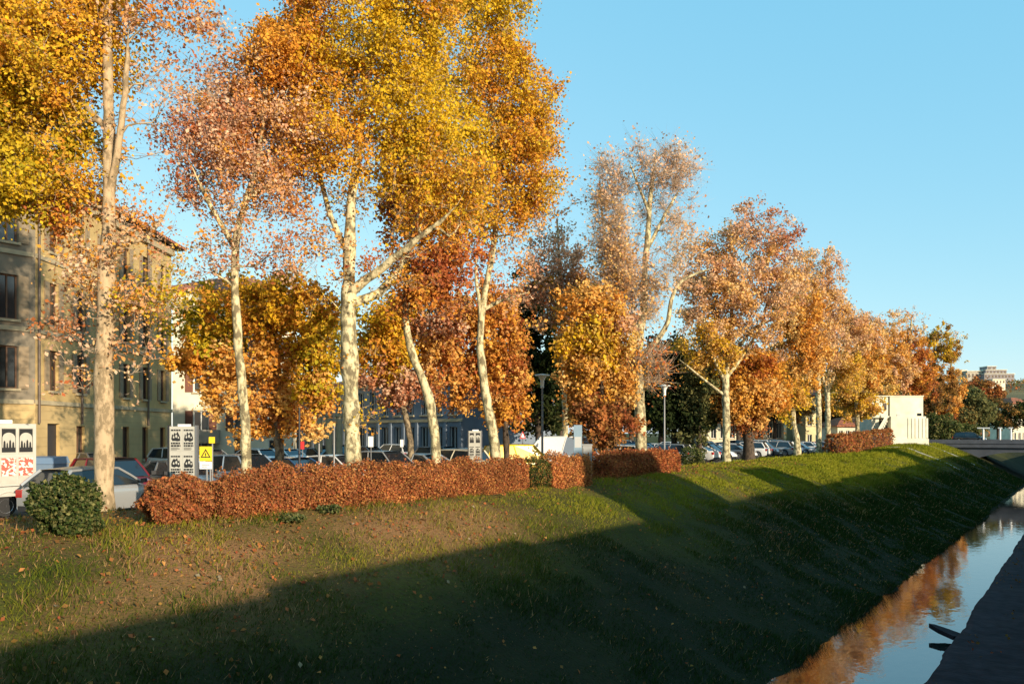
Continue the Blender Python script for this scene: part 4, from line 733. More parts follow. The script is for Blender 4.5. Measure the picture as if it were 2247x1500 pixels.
def facade(root, base, P, Q, H, ops, wmat, depth=.22, z0=0.0, name='wall', shutters=None, frame='frame_w', low=None, pane=True):
    """wall from P to Q (left to right seen from outside) with openings (u0, u1, z0, z1, kind); reveals, frames and panes are built"""
    P = np.array([P[0], P[1], 0.]); Q = np.array([Q[0], Q[1], 0.]); ln = np.linalg.norm(Q - P); u = (Q - P) / ln; nrm = np.array([u[1], -u[0], 0.])
    def W_(a, z, off=0.0): return P + u * a + nrm * off + UP * z
    us = sorted({0, ln} | {o[0] for o in ops} | {o[1] for o in ops}); zs = sorted({z0, H} | {o[2] for o in ops} | {o[3] for o in ops} | ({low} if low else set()))
    mb = MB()
    for i in range(len(us) - 1):
        for j in range(len(zs) - 1):
            cu = (us[i] + us[i + 1]) / 2; cz = (zs[j] + zs[j + 1]) / 2
            if any(o[0] < cu < o[1] and o[2] < cz < o[3] for o in ops): continue
            mb.quad(W_(us[i], zs[j]), W_(us[i + 1], zs[j]), W_(us[i + 1], zs[j + 1]), W_(us[i], zs[j + 1]), 1 if (low and cz < low) else 0)
    for (a, b, c, e, *_k) in ops:
        for (p1, p2) in (((a, c), (b, c)), ((b, c), (b, e)), ((b, e), (a, e)), ((a, e), (a, c))):
            mb.quad(W_(*p1), W_(*p2), W_(*p2, -depth), W_(*p1, -depth))
    mb.build(name, wmat, root, base)
    for o in ops:
        a, b, c, e = o[:4]; kd = o[4] if len(o) > 4 else 'window'
        if kd == 'door':
            d_ = MB(); d_.obox(W_(a, c, -depth), u * (b - a), UP * (e - c), nrm * .04); d_.build('door', M['door'], root, base); continue
        fr = MB(); t_ = .07
        fr.obox(W_(a, c, -depth), u * (b - a), UP * t_, nrm * .07); fr.obox(W_(a, e - t_, -depth), u * (b - a), UP * t_, nrm * .07)
        for q in (a, (a + b) / 2 - t_ / 2, b - t_): fr.obox(W_(q, c + t_, -depth), u * t_, UP * (e - c - 2 * t_), nrm * .07)
        w = fr.build('window', M[frame], root, base)
        pn = MB(); pn.quad(W_(a, c, -depth + .02), W_(b, c, -depth + .02), W_(b, e, -depth + .02), W_(a, e, -depth + .02)); pn.build('pane', M['pane'], w, base)
        sl_ = MB(); sl_.obox(W_(a - .1, c - .12, 0.0), u * (b - a + .2), UP * .12, nrm * .12); sl_.build('sill', M['trim_st'], w, base)
        if shutters and kd != 'plain':
            hwid = (b - a) * .5
            for s in (0, 1):
                sh = MB(); x0_ = a - hwid - .02 if s == 0 else b + .02; sh.obox(W_(x0_, c, .012), u * hwid, UP * (e - c), nrm * .045)
                for q in range(6): sh.obox(W_(x0_ + .05, c + .08 + q * (e - c - .16) / 6, .057), u * (hwid - .1), UP * (e - c - .16) / 6 * .6, nrm * .015)
                sh.build('shutter', M[shutters], w, base)
    return W_, u, nrm, ln
def band(root, base, W_, ln, u, nrm, z, h, off=.08, mat='trim_st', name='string_course'):
    m_ = MB(); m_.obox(W_(0, z, .002), u * ln, UP * h, nrm * off); m_.build(name, M[mat], root, base)
def roof(root, base, poly, z, over, rise, mat='tiles', inset=.45):
    P_ = np.array([(p[0], p[1]) for p in poly]); c = P_.mean(0); n = len(P_)
    out = []
    for p in P_:
        v = p - c; out.append(p + v / np.linalg.norm(v) * over * 1.3)
    top = [p + (c - p) * inset * 1.6 if inset < .6 else c + (p - c) * .05 for p in P_]
    mb = MB(); vs = [(*p, z) for p in out] + [(*p, z + .18) for p in out] + [(*p, z + rise) for p in top]
    fs = [(i, (i + 1) % n, n + (i + 1) % n, n + i) for i in range(n)] + [(n + i, n + (i + 1) % n, 2 * n + (i + 1) % n, 2 * n + i) for i in range(n)] + [tuple(range(2 * n, 3 * n))]
    mb.add(vs, fs); o = mb.build('roof', M[mat], root, base)
    sf = MB(); sf.poly([(*p, z - .003) for p in out][::-1]); sf.build('soffit', M['soffit'], o, base); return o
# --- big ochre block with the blunt corner
K = np.array([-42.9, 18.3]); E = K + AX[:2] * 16.0; E2 = E - RT[:2] * 14; A_ = np.array([-42.9, -9.0]); A2 = np.array([-60., -9.0])
base = np.array([K[0], K[1], 0.]); b1 = thing('apartment_block', 'tall ochre stone block with string courses and deep eaves behind the first plane tree', 'building', base)
rows_ = [(4.7, 6.8), (8.1, 10.3), (11.9, 14.0)]
ops = []
for q in range(6):
    c = 1.6 + 2.6 * q
    ops.append((c - .55, c + .55, 0.05, 3.0, 'door') if q == 0 else (c - .42, c + .42, .8, 2.9, 'plain'))
    for (z0_, z1_) in rows_: ops.append((c - .42, c + .42, z0_, z1_))
Wf, u_, n_, ln_2 = facade(b1, base, K, E, 15.5, ops, [M['ochre'], M['ochre_rust']], shutters='shut_o', low=4.0, frame='frame_b')
for z in (3.95, 7.55, 11.3): band(b1, base, Wf, ln_2, u_, n_, z, .22)
band(b1, base, Wf, ln_2, u_, n_, 14.9, .5, .25, name='cornice'); band(b1, base, Wf, ln_2, u_, n_, 0.02, .6, .06, name='plinth')
for q in (.14, 4.15, 12.2):
    d_ = MB(); d_.tube([Wf(q, 3.0, .12), Wf(q, 14.9, .12)], .065, 8); d_.build('downpipe', M['pipe'], b1, base)
ops = []
for q in range(8):
    c = 27.3 - 1.25 - 3.1 * q
    if c < 1: break
    ops.append((c - .45, c + .45, .8, 2.9, 'plain'))
    for (z0_, z1_) in rows_: ops.append((c - .45, c + .45, z0_, z1_))
Wf, u_, n_, ln_2 = facade(b1, base, A_, K, 15.5, ops, [M['ochre_shade'], M['ochre_rust']], shutters='shut_o', low=4.0, frame='frame_b')  # upper wall is a darker ochre: tree shade put into its colour
for z in (3.95, 7.55, 11.3): band(b1, base, Wf, ln_2 - .1, u_, n_, z, .22)
band(b1, base, Wf, ln_2 - .3, u_, n_, 14.9, .5, .25, name='cornice')
for P1, P2 in ((E, E2), (E2, A2), (A2, A_)): facade(b1, base, P1, P2, 15.5, [], [M['greyst']])
roof(b1, base, [K, E, E2, A2, A_], 15.5, .9, 2.6)
# --- cream house with the balcony
P0 = at(379, HY, 60)[:2]; P1 = at(640, HY, 62)[:2]; base = np.array([P0[0], P0[1], 0.]); b2 = thing('cream_house', 'cream rendered house with a balcony and brown shutters under a red tiled roof', 'house', base)
dirn = (P1 - P0) / np.linalg.norm(P1 - P0); back = np.array([-dirn[1], dirn[0]]) * 12; ops = []
for c in (2.0, 4.9, 7.4):
    for z in (2.7, 5.6, 8.4, 11.0): ops.append((c - .55, c + .55, z, z + 1.5))
    ops.append((c - .5, c + .5, .05, 2.1, 'door') if c == 4.9 else (c - .5, c + .5, .7, 2.0, 'plain'))
Wf, u_, n_, ln_2 = facade(b2, base, P0, P1, 13.2, ops, [M['cream']], shutters='shut_b')
bl = MB(); bl.obox(Wf(.7, 1.75, .004), u_ * 2.7, UP * .14, n_ * 1.0); bl.build('balcony', M['trim_st'], b2, base)
bp_ = MB(); bp_.obox(Wf(.7, 1.9, .92), u_ * 2.7, UP * .85, n_ * .08); bp_.obox(Wf(.7, 1.9, .01), u_ * .08, UP * .85, n_ * .9); bp_.obox(Wf(3.32, 1.9, .01), u_ * .08, UP * .85, n_ * .9); bp_.build('balcony_parapet', M['greyst'], b2, base)
for a_, b_ in ((P1, P1 + back), (P1 + back, P0 + back), (P0 + back, P0)): facade(b2, base, a_, b_, 13.2, [], [M['cream']])
roof(b2, base, [P0, P1, P1 + back, P0 + back], 13.2, .6, 2.0)
# --- low blue grey building in its own shade
P0 = at(642, HY, 76)[:2]; P1 = at(1015, HY, 58)[:2]; base = np.array([P0[0], P0[1], 0.]); b3 = thing('public_building', 'long low blue grey building with pilasters and tall windows standing in shade', 'building', base)
dirn = (P1 - P0) / np.linalg.norm(P1 - P0); back = np.array([-dirn[1], dirn[0]]) * 10; ops = []; lt = np.linalg.norm(P1 - P0)
c = 1.2
while c < lt - 1: ops += [(c - .45, c + .45, .9, 3.0, 'plain'), (c - .4, c + .4, 3.9, 5.9, 'plain')]; c += 1.75
Wf, u_, n_, ln_2 = facade(b3, base, P0, P1, 6.6, ops, [M['slate']], frame='shut_g')
band(b3, base, Wf, ln_2, u_, n_, 3.35, .22); band(b3, base, Wf, ln_2, u_, n_, 6.25, .35, .2, name='cornice')
c = .33
while c < lt:
    pm = MB(); pm.obox(Wf(c - .14, .02, .002), u_ * .28, UP * 3.3, n_ * .12); pm.build('pilaster', M['slate'], b3, base); c += 1.75
for a_, b_ in ((P1, P1 + back), (P1 + back, P0 + back), (P0 + back, P0)): facade(b3, base, a_, b_, 6.6, [], [M['slate']])
roof(b3, base, [P0, P1, P1 + back, P0 + back], 6.6, .4, 1.0)
# portico columns in the sun
for q, (x, Z) in enumerate(((700, 57), (722, 57.3), (744, 57.6))):
    p = at(x, HY, Z); cm = MB(); cm.lathe((p[0], p[1], .012), (0, 0, 1), [(.34, 0), (.34, .25), (.26, .3), (.24, 2.0), (.21, 3.6), (.30, 3.7), (.30, 3.9)], 16)
    tag(cm.build('stone_column', M['trim_st'], smooth=40), 'sunlit stone column standing before the blue grey building', 'column', 'row of stone columns')
# --- simple buildings beyond the far cars
def block(name, label, x0, x1, Z, h, mat, storeys, cols_, roofm='tiles', z0=0.0, turn=0.0, depth=9, cat='building', over=.5, rise=1.6, shut=None, d_off=0):
    P0 = at(x0, HY, Z)[:2]; P1 = at(x1, HY, Z + turn)[:2]; base = np.array([P0[0], P0[1], z0]); b = thing(name, label, cat, base)
    dirn = (P1 - P0) / np.linalg.norm(P1 - P0); bk = np.array([-dirn[1], dirn[0]]) * depth; lt = np.linalg.norm(P1 - P0); ops = []; sh = h / storeys
    for i in range(cols_):
        c = (i + .5) * lt / cols_; hw = min(.6, lt / cols_ * .28)
        for j in range(storeys): ops.append((c - hw, c + hw, z0 + j * sh + sh * .32, z0 + j * sh + sh * .82))
    facade(b, base, P0, P1, z0 + h, ops, [M[mat]], z0=z0, shutters=shut)
    for a_, b_ in ((P1, P1 + bk), (P1 + bk, P0 + bk), (P0 + bk, P0)): facade(b, base, a_, b_, z0 + h, [], [M[mat]], z0=z0)
    roof(b, base, [P0, P1, P1 + bk, P0 + bk], z0 + h, over, rise, roofm); return b
block('low_building', 'long low cream building behind the far parked cars', 1535, 1720, 132, 5.2, 'cream', 1, 9)
block('yellow_house', 'narrow sunlit yellow house end between the far trees', 1768, 1803, 128, 8.4, 'yellow_st', 3, 2)
block('low_building', 'pale low building half hidden behind the amber tree', 1838, 1912, 135, 3.6, 'white_st', 1, 5)
block('low_building', 'grey low building behind the russet tree and the leaning trunk', 1000, 1180, 92, 4.6, 'greyst', 1, 8)
# ------------------------------------------------------------------ white cabin on the bank
ZC = 103.0; mC = ZC / F
def cabin():
    O = at(1915, HY, ZC); base = np.array([O[0], O[1], 1.0]); root = thing('white_cabin', 'white two storey cabin with outside stair standing at the edge of the bank', 'cabin', base)
    def p(x, y, w=0.0): return at(x, y, ZC) + AX * w
    def bx(name, x0, x1, y0, y1, w0, w1, mat, parent=root):
        m_ = MB(); o = p(x0, y1, w0); m_.obox(o, RT * (x1 - x0) * mC, AX * (w1 - w0), UP * (y1 - y0) * mC); return m_.build(name, M[mat], parent, base)
    bx('plinth', 1952, 2036, 962, 984, -.25, 5.2, 'white_st')
    bx('lower_storey', 1955, 2032, 913, 962, 0, 5, 'white_st'); bx('stair_wing', 1919, 1935, 916, 972, .8, 5, 'white_st'); bx('upper_storey', 1954, 2027, 869.5, 913, .15, 5, 'white_st')
    bx('upper_side_room', 1925, 1951, 869.5, 913, .28, 5, 'white_st'); bx('recess', 1951, 1954, 869.5, 913, .9, 5, 'door'); bx('recess', 1919, 1925, 880, 906, 1.2, 5, 'door'); bx('side_wall', 1917, 1925, 869.5, 880, .4, 5, 'white_st'); bx('balcony_floor', 1916, 1954, 912, 916, .2, 1.6, 'white_st')
    bx('roof', 1916, 2028, 867.5, 869.5, .05, 5.1, 'white_st'); bx('post', 1916, 1919, 869.5, 912, .2, .4, 'white_st')
    d = bx('door', 1940, 1953, 918, 966, .9, 1.0, 'door'); bx('window', 1941, 1947, 884, 899, .20, .27, 'pane')
    bx('upper_window', 2014, 2023, 906, 912, .10, .17, 'pane'); bx('vent', 1969, 1976, 908, 913, .10, .16, 'shut_g'); bx('drain_panel', 1980, 2006, 971, 979, -.30, -.24, 'greyst')
    st = MB()
    for q in range(9):
        x = 1921 + q * 2.6; y = 962 - q * 5.2; o = p(x, y + 6, -.35); st.obox(o, RT * 2.9 * mC, AX * 1.1, UP * 5.0 * mC)
    st.build('stair', M['white_st'], root, base)
    bl = MB(); a = p(1921, 958, -.4); b = p(1944, 918, -.4); bl.obox(a, b - a, UP * .8, -AX * .05); bl.build('balustrade', M['white_st'], root, base)
    for q in range(6):
        s = MB(); x = 1992 + q * 8; s.obox(p(x, 962 - 1, -.01), RT * 4 * mC, -AX * .06, UP * 44 * mC); s.build('pilaster', M['white_st'], root, base)
    wg = MB()
    wg.obox(p(2027, 962, .4), RT * 9 * mC, AX * 3.4, UP * 26 * mC); wg.build('side_annex', M['white_st'], root, base)
    return root
cabin()
# pale concrete drains running down the bank by the cabin
M['concrete'] = mk('concrete', (.45, .42, .35), .9, var=.2, scale=2)
for d in (99.0, 112.5):
    m_ = MB(); Lq = np.linspace(19.0, 11.5, 14)
    for i in range(13):
        a0, a1 = Lq[i], Lq[i + 1]; z0_, z1_ = float(zground(a0, d)) + .05, float(zground(a1, d)) + .05
        m_.add([(-a0, d, z0_ - .2), (-a1, d, z1_ - .2), (-a1, d, z1_ + .04), (-a0, d, z0_ + .04), (-a0, d + .4, z0_ - .2), (-a1, d + .4, z1_ - .2), (-a1, d + .4, z1_ + .04), (-a0, d + .4, z0_ + .04)], [(0, 1, 2, 3), (7, 6, 5, 4), (3, 2, 6, 7), (0, 4, 5, 1)])
    tag(m_.build('bank_drain', M['concrete']), 'pale concrete gutter running down the grassy slope', 'gutter', 'gutters on the slope')
# ------------------------------------------------------------------ bridge
br = thing('road_bridge', 'grey road bridge with flat deck and parapet crossing the river', 'bridge', (-5, 128, -4)); bb = (-5, 128, -4)
M['bridge'] = mk('bridge_concrete', (.085, .09, .105), .85, var=.15, scale=1.2)
m_ = MB(); m_.box(-19, 40, 128, 138, .5, 1.05); m_.build('deck', M['bridge'], br, bb)
m_ = MB(); m_.box(-19, 40, 127.9, 128.25, 1.05, 1.6); m_.build('parapet', M['bridge'], br, bb)
m_ = MB(); m_.box(-19, 40, 137.75, 138.1, 1.05, 1.6); m_.build('parapet', M['bridge'], br, bb)
m_ = MB(); N = 24; V = []
for i in range(N + 1):
    x = -16.5 + 17 * i / N; z = -3.3 + 3.2 * math.sin(math.pi * i / N) ** .7
    V += [(x, 128.3, z), (x, 128.3, .499), (x, 137.7, z), (x, 137.7, .499)]
fs = []
for i in range(N): a = 4 * i; fs += [(a, a + 4, a + 5, a + 1), (a + 2, a + 3, a + 7, a + 6), (a, a + 2, a + 6, a + 4)]
m_.add(V, fs); m_.build('arch', M['bridge'], br, bb)
m_ = MB(); m_.box(-19, -16.4, 128.2, 137.8, -4.6, .499); m_.build('abutment', M['bridge'], br, bb); m_ = MB(); m_.box(.45, 6, 128.2, 137.8, -4.6, .499); m_.build('abutment', M['bridge'], br, bb)
M['post_w'] = mk('white_post', (.75, .74, .70), .5)
for q, x in enumerate((2152, 2197, 2226)):
    p = at(x, HY, 110.5 + 3 * q); y0 = 130.0; p = onL(x, -(-1) * depth_at(x, 1.0) * 0 + (-p[0]), 1.05); 
    c = np.array([p[0], 131.0, 1.06]); tpost = thing('t_post', 'white T shaped post standing on the bridge', 'post', c, 0, 'white posts on the bridge'); m_ = MB(); m_.tube([c, c + UP * 2.1], .12, 8); m_.build('post', M['post_w'], tpost, c)
    m_ = MB(); m_.obox(c + np.array([-.75 + .5 * (q > 0), -.15, 2.1]), (1.5 - 1.0 * (q > 0), 0, 0), (0, .3, 0), (0, 0, .16)); m_.build('crossbar', M['post_w'], tpost, c)
p = onL(2140, 11.0); place_car('wagon', 'black', (-14.2, 132.5, 1.06), 0, 'black estate car driving over the bridge end', 'car')
# ------------------------------------------------------------------ street lamps, signs, posts, cabinet
M['lamp_grey'] = mk('galvanised_steel', (.20, .20, .20), .5, metal=.4); M['lamp_white'] = mk('pale_lamp_head', (.78, .77, .70), .4)
def street_lamp(x, ytop, Z, label):
    p = at(x, HY, Z); ht = EYE + (HY - ytop) / F * Z; b = np.array([p[0], p[1], 0.]); root = thing('street_lamp', label, 'street lamp', b, 0, 'street lamps of the car park')
    m_ = MB(); m_.lathe(b, (0, 0, 1), [(.11, 0), (.11, .5), (.075, .55), (.05, ht - .85)], 12); m_.build('pole', M['lamp_grey'], root, b, smooth=40)
    m_ = MB(); m_.lathe(b + UP * (ht - .85), (0, 0, 1), [(.06, 0), (.10, .02), (.11, .42), (.15, .55), (.26, .70), (.30, .74)], 18); m_.build('lamp_body', M['lamp_white'], root, b, smooth=50)
    m_ = MB(); m_.lathe(b + UP * (ht - .12), (0, 0, 1), [(.42, 0), (.45, .03), (.43, .07), (.10, .12)], 20); m_.build('lamp_cap', M['lamp_white'], root, b, smooth=50)
street_lamp(1190, 820, 47, 'slim street lamp with flared pale head in front of the white van'); street_lamp(1458, 844, 58, 'slim street lamp with flared pale head against the very dark evergreen')
M['sign_white'] = mk('white_sign', (.78, .78, .75), .5); M['sign_yellow'] = mk('yellow_sign', (.80, .56, .02), .5); M['sign_black'] = mk('sign_black', (.012, .012, .012), .6); M['sign_red'] = mk('sign_red', (.55, .03, .03), .5); M['sign_blue'] = mk('blue_grey_sign', (.20, .28, .34), .45)
def post_sign(x, Z, ytop, ybot, wpx, label, mat='sign_white', back='lamp_grey', tri=False, zb=None, poles=(0,)):
    k = Z / F; p = at(x, HY, Z); g_ = float(zground(-p[0], p[1])) if zb is None else zb; b = np.array([p[0], p[1], g_]); root = thing('road_sign', label, 'sign', b); w = wpx * k; zt = EYE + (HY - ytop) * k; z0 = EYE + (HY - ybot) * k; fr = -AX
    for q in poles:
        m_ = MB(); m_.tube([b + RT * q - UP * .1, b + RT * q + UP * (zt - g_ - .03)], .025, 8); m_.build('pole', M['lamp_grey'], root, b)
    o = np.array([p[0], p[1], 0.]) + fr * .03
    if tri:
        m_ = MB(); t3 = [o - RT * w / 2 + UP * z0, o + RT * w / 2 + UP * z0, o + UP * zt]; m_.add(t3 + [q + fr * .02 for q in t3], [(0, 2, 1), (3, 4, 5), (0, 1, 4, 3), (1, 2, 5, 4), (2, 0, 3, 5)]); pn = m_.build('panel', M['sign_red'], root, b)
        c = sum(t3) / 3; m_ = MB(); m_.add([c + (q - c) * .62 + fr * .025 for q in t3], [(0, 1, 2)]); m_.build('face', M['sign_white'], pn, b)
    else:
        m_ = MB(); m_.obox(o - RT * w / 2 + UP * z0, RT * w, fr * .02, UP * (zt - z0)); pn = m_.build('panel', M[mat], root, b)
    return root, o, w, z0, zt, pn, b
# yellow warning sign with white plate
root, o, w, z0, zt, pn, b = post_sign(453, 20.2, 979, 1011, 27, 'yellow square warning sign with a triangle above a white plate between two bronze hedges', 'sign_yellow', poles=(0.01, .10))
fr = -AX; c = o + UP * ((z0 + zt) / 2) + fr * .024
m_ = MB(); R_ = .15
to = [c + RT * R_ * math.sin(a) * 1.0 + UP * (R_ * math.cos(a) - .02) for a in (0, 2 * math.pi / 3, 4 * math.pi / 3)]; ti = [c - UP * .02 + (q - (c - UP * .02)) * .66 for q in to]
m_.add(to + ti, [(0, 3, 5, 2), (2, 5, 4, 1), (1, 4, 3, 0)]); m_.build('triangle', M['sign_black'], pn, b)
m_ = MB(); m_.obox(c - RT * .012 - UP * .05, RT * .024, fr * .003, UP * .07); m_.obox(c - RT * .012 - UP * .078, RT * .024, fr * .003, UP * .018); m_.build('mark', M['sign_black'], pn, b)
m_ = MB(); m_.obox(o - RT * .155 + UP * (z0 - .20), RT * .31, fr * .02, UP * .18); pl = m_.build('plate', M['sign_white'], root, b)
for q in range(2):
    m_ = MB(); m_.obox(o - RT * .10 + UP * (z0 - .10 - .05 * q) + fr * .022, RT * (.2 - .06 * q), fr * .002, UP * .018); m_.build('print_line', M['lamp_grey'], pl, b)
post_sign(466, 24, 958, 972, 13, 'small round cornered yellow sign on a post behind the warning sign', 'sign_yellow', zb=0)
post_sign(814, 38, 957, 980, 11, 'white rectangular parking sign right of the stout forked trunk', zb=0); post_sign(882, 46, 964, 980, 7, 'smaller white sign left of the snaking bent trunk', zb=0)
post_sign(1147, 52, 945, 962, 14, 'red rimmed triangular sign above the yellow van', tri=True, zb=0); post_sign(664, 45, 968, 985, 8, 'narrow red and white sign plate under the low spreading tree', 'sign_red', zb=0)
root, o, w, z0, zt, pn, b = post_sign(1268, 33.5, 932, 1010, 18, 'tall blue grey information panel beside the metal cabinet', 'sign_blue', poles=(-.15, .15))
m_ = MB(); m_.obox(o - RT * w * .4 + UP * (z0 + .55) + fr * .022, RT * w * .8, fr * .003, UP * .45); m_.build('printed_sheet', M['shut_g'], pn, b)
# thin dark posts among the cars
for q, (x, yt, Z, lab) in enumerate([(657, 895, 31, 'thin dark steel pole by the short hedge end'), (700, 940, 34, 'short pale pole beside the low spreading tree'), (733, 935, 36, 'pale pole left of the stout forked trunk')]):
    p = at(x, HY, Z); b = np.array([p[0], p[1], 0.]); ht = EYE + (HY - yt) / F * Z; m_ = MB(); m_.lathe((0, 0, 0), (0, 0, 1), [(.07, 0), (.07, .3), (.045, .34), (.04, ht - .05), (.055, ht - .04), (.05, ht)], 10); ob = m_.build('steel_pole', M['trim'] if q == 0 else M['lamp_grey'], smooth=40); ob.location = tuple(b); tag(ob, lab, 'pole')
# grey cabinet
p = onL(1288, 17.6); p[2] = float(zground(17.6, p[1])); cb = thing('metal_cabinet', 'grey upright metal cabinet at the end of the orange hedge', 'cabinet', p, SIDE); M['cab'] = mk('cabinet_grey', (.27, .27, .26), .55, var=.1, scale=4)
m_ = MB(); m_.box(-.2, .2, -.16, .16, -.05, 1.52); m_.build('body', M['cab'], cb); m_ = MB(); m_.box(-.225, .225, -.185, .185, 1.522, 1.58); m_.build('lid', M['cab'], cb); m_ = MB(); m_.box(-.165, .165, -.172, -.162, .2, 1.4); dd = m_.build('door', M['cab'], cb); m_ = MB(); m_.box(.10, .13, -.19, -.173, .75, .95); m_.build('handle', M['trim'], dd)
# ------------------------------------------------------------------ posters
def print_mat(name, fg, bgc, sx, sz, thr, seed):
    m, t, b = nodes(name); b.inputs['Roughness'].default_value = .7; tc = t.nodes.new('ShaderNodeTexCoord'); mp = t.nodes.new('ShaderNodeMapping'); mp.inputs['Scale'].default_value = (sx, sx, sz); mp.inputs['Location'].default_value = (seed, seed * 2, seed)
    n = t.nodes.new('ShaderNodeTexNoise'); n.inputs['Scale'].default_value = 1; n.inputs['Detail'].default_value = 2; g = t.nodes.new('ShaderNodeValToRGB'); g.color_ramp.interpolation = 'CONSTANT'
    g.color_ramp.elements[0].color = (*fg, 1); g.color_ramp.elements[1].color = (*bgc, 1); g.color_ramp.elements[1].position = thr
    t.links.new(tc.outputs['Object'], mp.inputs[0]); t.links.new(mp.outputs[0], n.inputs['Vector']); t.links.new(n.outputs[0], g.inputs[0]); t.links.new(g.outputs[0], b.inputs['Base Color']); return m
M['print_red'] = print_mat('red_print', (.70, .66, .55), (.55, .10, .07), 9, 12, .5, 5)
M['paper'] = mk('poster_paper', (.42, .40, .34), .75, var=.06, scale=5)
def poster(root, b, o, u, fr, w, h, style, s=0):
    m_ = MB(); m_.obox(o, u * w, fr * .006, UP * h); sheet = m_.build('poster', M['paper'], root, b)
    f = fr * .009
    if style == 'arch':
        m_ = MB(); m_.quad(o + u * .03 + UP * .06 + f, o + u * (w - .03) + UP * .06 + f, o + u * (w - .03) + UP * (h - .04) + f, o + u * .03 + UP * (h - .04) + f); m_.build('dark_ground', M['sign_black'], sheet, b)
        f2 = fr * .012; c = o + u * w / 2; rr = w * .40; pts = [c + u * rr + UP * .2 + f2] + [c + u * rr * math.cos(a) + UP * (h * .60 + rr * .9 * math.sin(a)) + f2 for a in np.linspace(0, math.pi, 14)] + [c - u * rr + UP * .2 + f2]
        m_ = MB(); m_.poly(pts); m_.build('pale_arch', M['paper'], sheet, b)
        f3 = fr * .015; m_ = MB()
        for (cx, w_, hh) in ((-.27, .16, .36), (-.1, .12, .26), (.08, .16, .40), (.27, .15, .30)): m_.add([c + u * (cx - w_ / 2) * w + UP * .2 + f3, c + u * (cx + w_ / 2) * w + UP * .2 + f3, c + u * (cx + w_ * .35) * w + UP * (.2 + hh * h * .6) + f3, c + u * cx * w + UP * (.2 + hh * h * .75) + f3, c + u * (cx - w_ * .35) * w + UP * (.2 + hh * h * .6) + f3], [(0, 1, 2, 3, 4)])
        tag(m_.build('dark_figures', M['sign_black'], sheet, b), kind='stuff')
    if style == 'bill':                      # heavy black headline, a dark picture and lines of small type
        rb = random.Random(s + 5); m_ = MB()
        pts = [(.10, .52), (.18, .74), (.30, .70), (.38, .84), (.52, .78), (.66, .86), (.80, .72), (.90, .60), (.88, .46), (.62, .42), (.44, .47), (.22, .43)]
        m_.poly([o + u * ((p_[0] if s % 2 else 1 - p_[0]) * w) + UP * ((p_[1] + rb.uniform(-.03, .03)) * h) + f for p_ in (pts if s % 2 else pts[::-1])]); m_.build('dark_picture', M['sign_black'], sheet, b)
        m_ = MB()
        for (cx, cz, q_) in ((.32, .62, .07), (.55, .66, .09), (.74, .60, .06)): m_.poly([o + u * (cx * w + q_ * w * math.cos(t_)) + UP * (cz * h + q_ * h * .8 * math.sin(t_)) + fr * .012 for t_ in np.linspace(0, 6.28, 10)[:-1]])
        tag(m_.build('pale_figures', M['paper'], sheet, b), kind='stuff')
        m_ = MB()
        for (z_, hh_) in ((.89, .07), (.31, .08), (.20, .08)):
            x_ = .08
            while x_ < .86: l_ = rb.uniform(.10, .26); l_ = min(l_, .92 - x_); m_.obox(o + u * x_ * w + UP * z_ * h + f, u * l_ * w, fr * .001, UP * hh_ * h); x_ += l_ + .035
        for q_ in range(4): m_.obox(o + u * .08 * w + UP * (.05 + .033 * q_) * h + f, u * rb.uniform(.5, .84) * w, fr * .001, UP * .014 * h)
        tag(m_.build('lettering', M['sign_black'], sheet, b), kind='stuff')
    if style == 'red':
        m_ = MB(); m_.quad(o + u * .02 + UP * h * .30 + f, o + u * (w - .02) + UP * h * .30 + f, o + u * (w - .02) + UP * (h - .03) + f, o + u * .02 + UP * (h - .03) + f); m_.build('red_picture', M['print_red'], sheet, b)
def poster_stand(x, Z, ytop, wpx, label, styles, zb=0.0, ph=.66, face=None):
    k = Z / F; w = wpx * k; p = at(x, HY, Z); b = np.array([p[0], p[1], zb]); zt = EYE + (HY - ytop) * k; root = thing('poster_stand', label, 'poster stand', b); fr = -AX; u = RT; o = np.array([p[0], p[1], 0.]) - u * w / 2
    z0 = zt - 2 * ph - .16
    m_ = MB(); m_.obox(o - fr * .12 + UP * (z0 - .05), u * w, fr * .12, UP * (zt - z0 + .05)); m_.build('board', M['paper'], root, b)
    m_ = MB(); m_.obox(o - u * .05 - fr * .14 + UP * zb, u * .048, fr * .16, UP * (zt - zb + .03)); m_.build('side_post', M['trim'], root, b); m_ = MB(); m_.obox(o + u * (w + .002) - fr * .14 + UP * zb, u * .048, fr * .16, UP * (zt - zb + .03)); m_.build('side_post', M['lamp_grey'], root, b)
    m_ = MB(); m_.obox(o + u * w * .3 + UP * (zt + .002) - fr * .08, u * w * .5, fr * .04, UP * .06); m_.build('top_plate', M['sign_white'], root, b)
    for q in range(2):
        for j in range(2): poster(root, b, o + u * (.02 + q * w / 2) + UP * (z0 + j * (ph + .1)) + fr * .002, u, fr, w / 2 - .04, ph, styles[j], q * 2 + j)
poster_stand(400, 22.5, 935, 56, 'poster stand with four black and white bills behind the bronze shrub clump', ('bill', 'bill'), ph=.64)
poster_stand(1042, 40, 945, 27, 'small poster stand with dark bills between the two leaning trunks', ('bill', 'arch'), ph=.6)
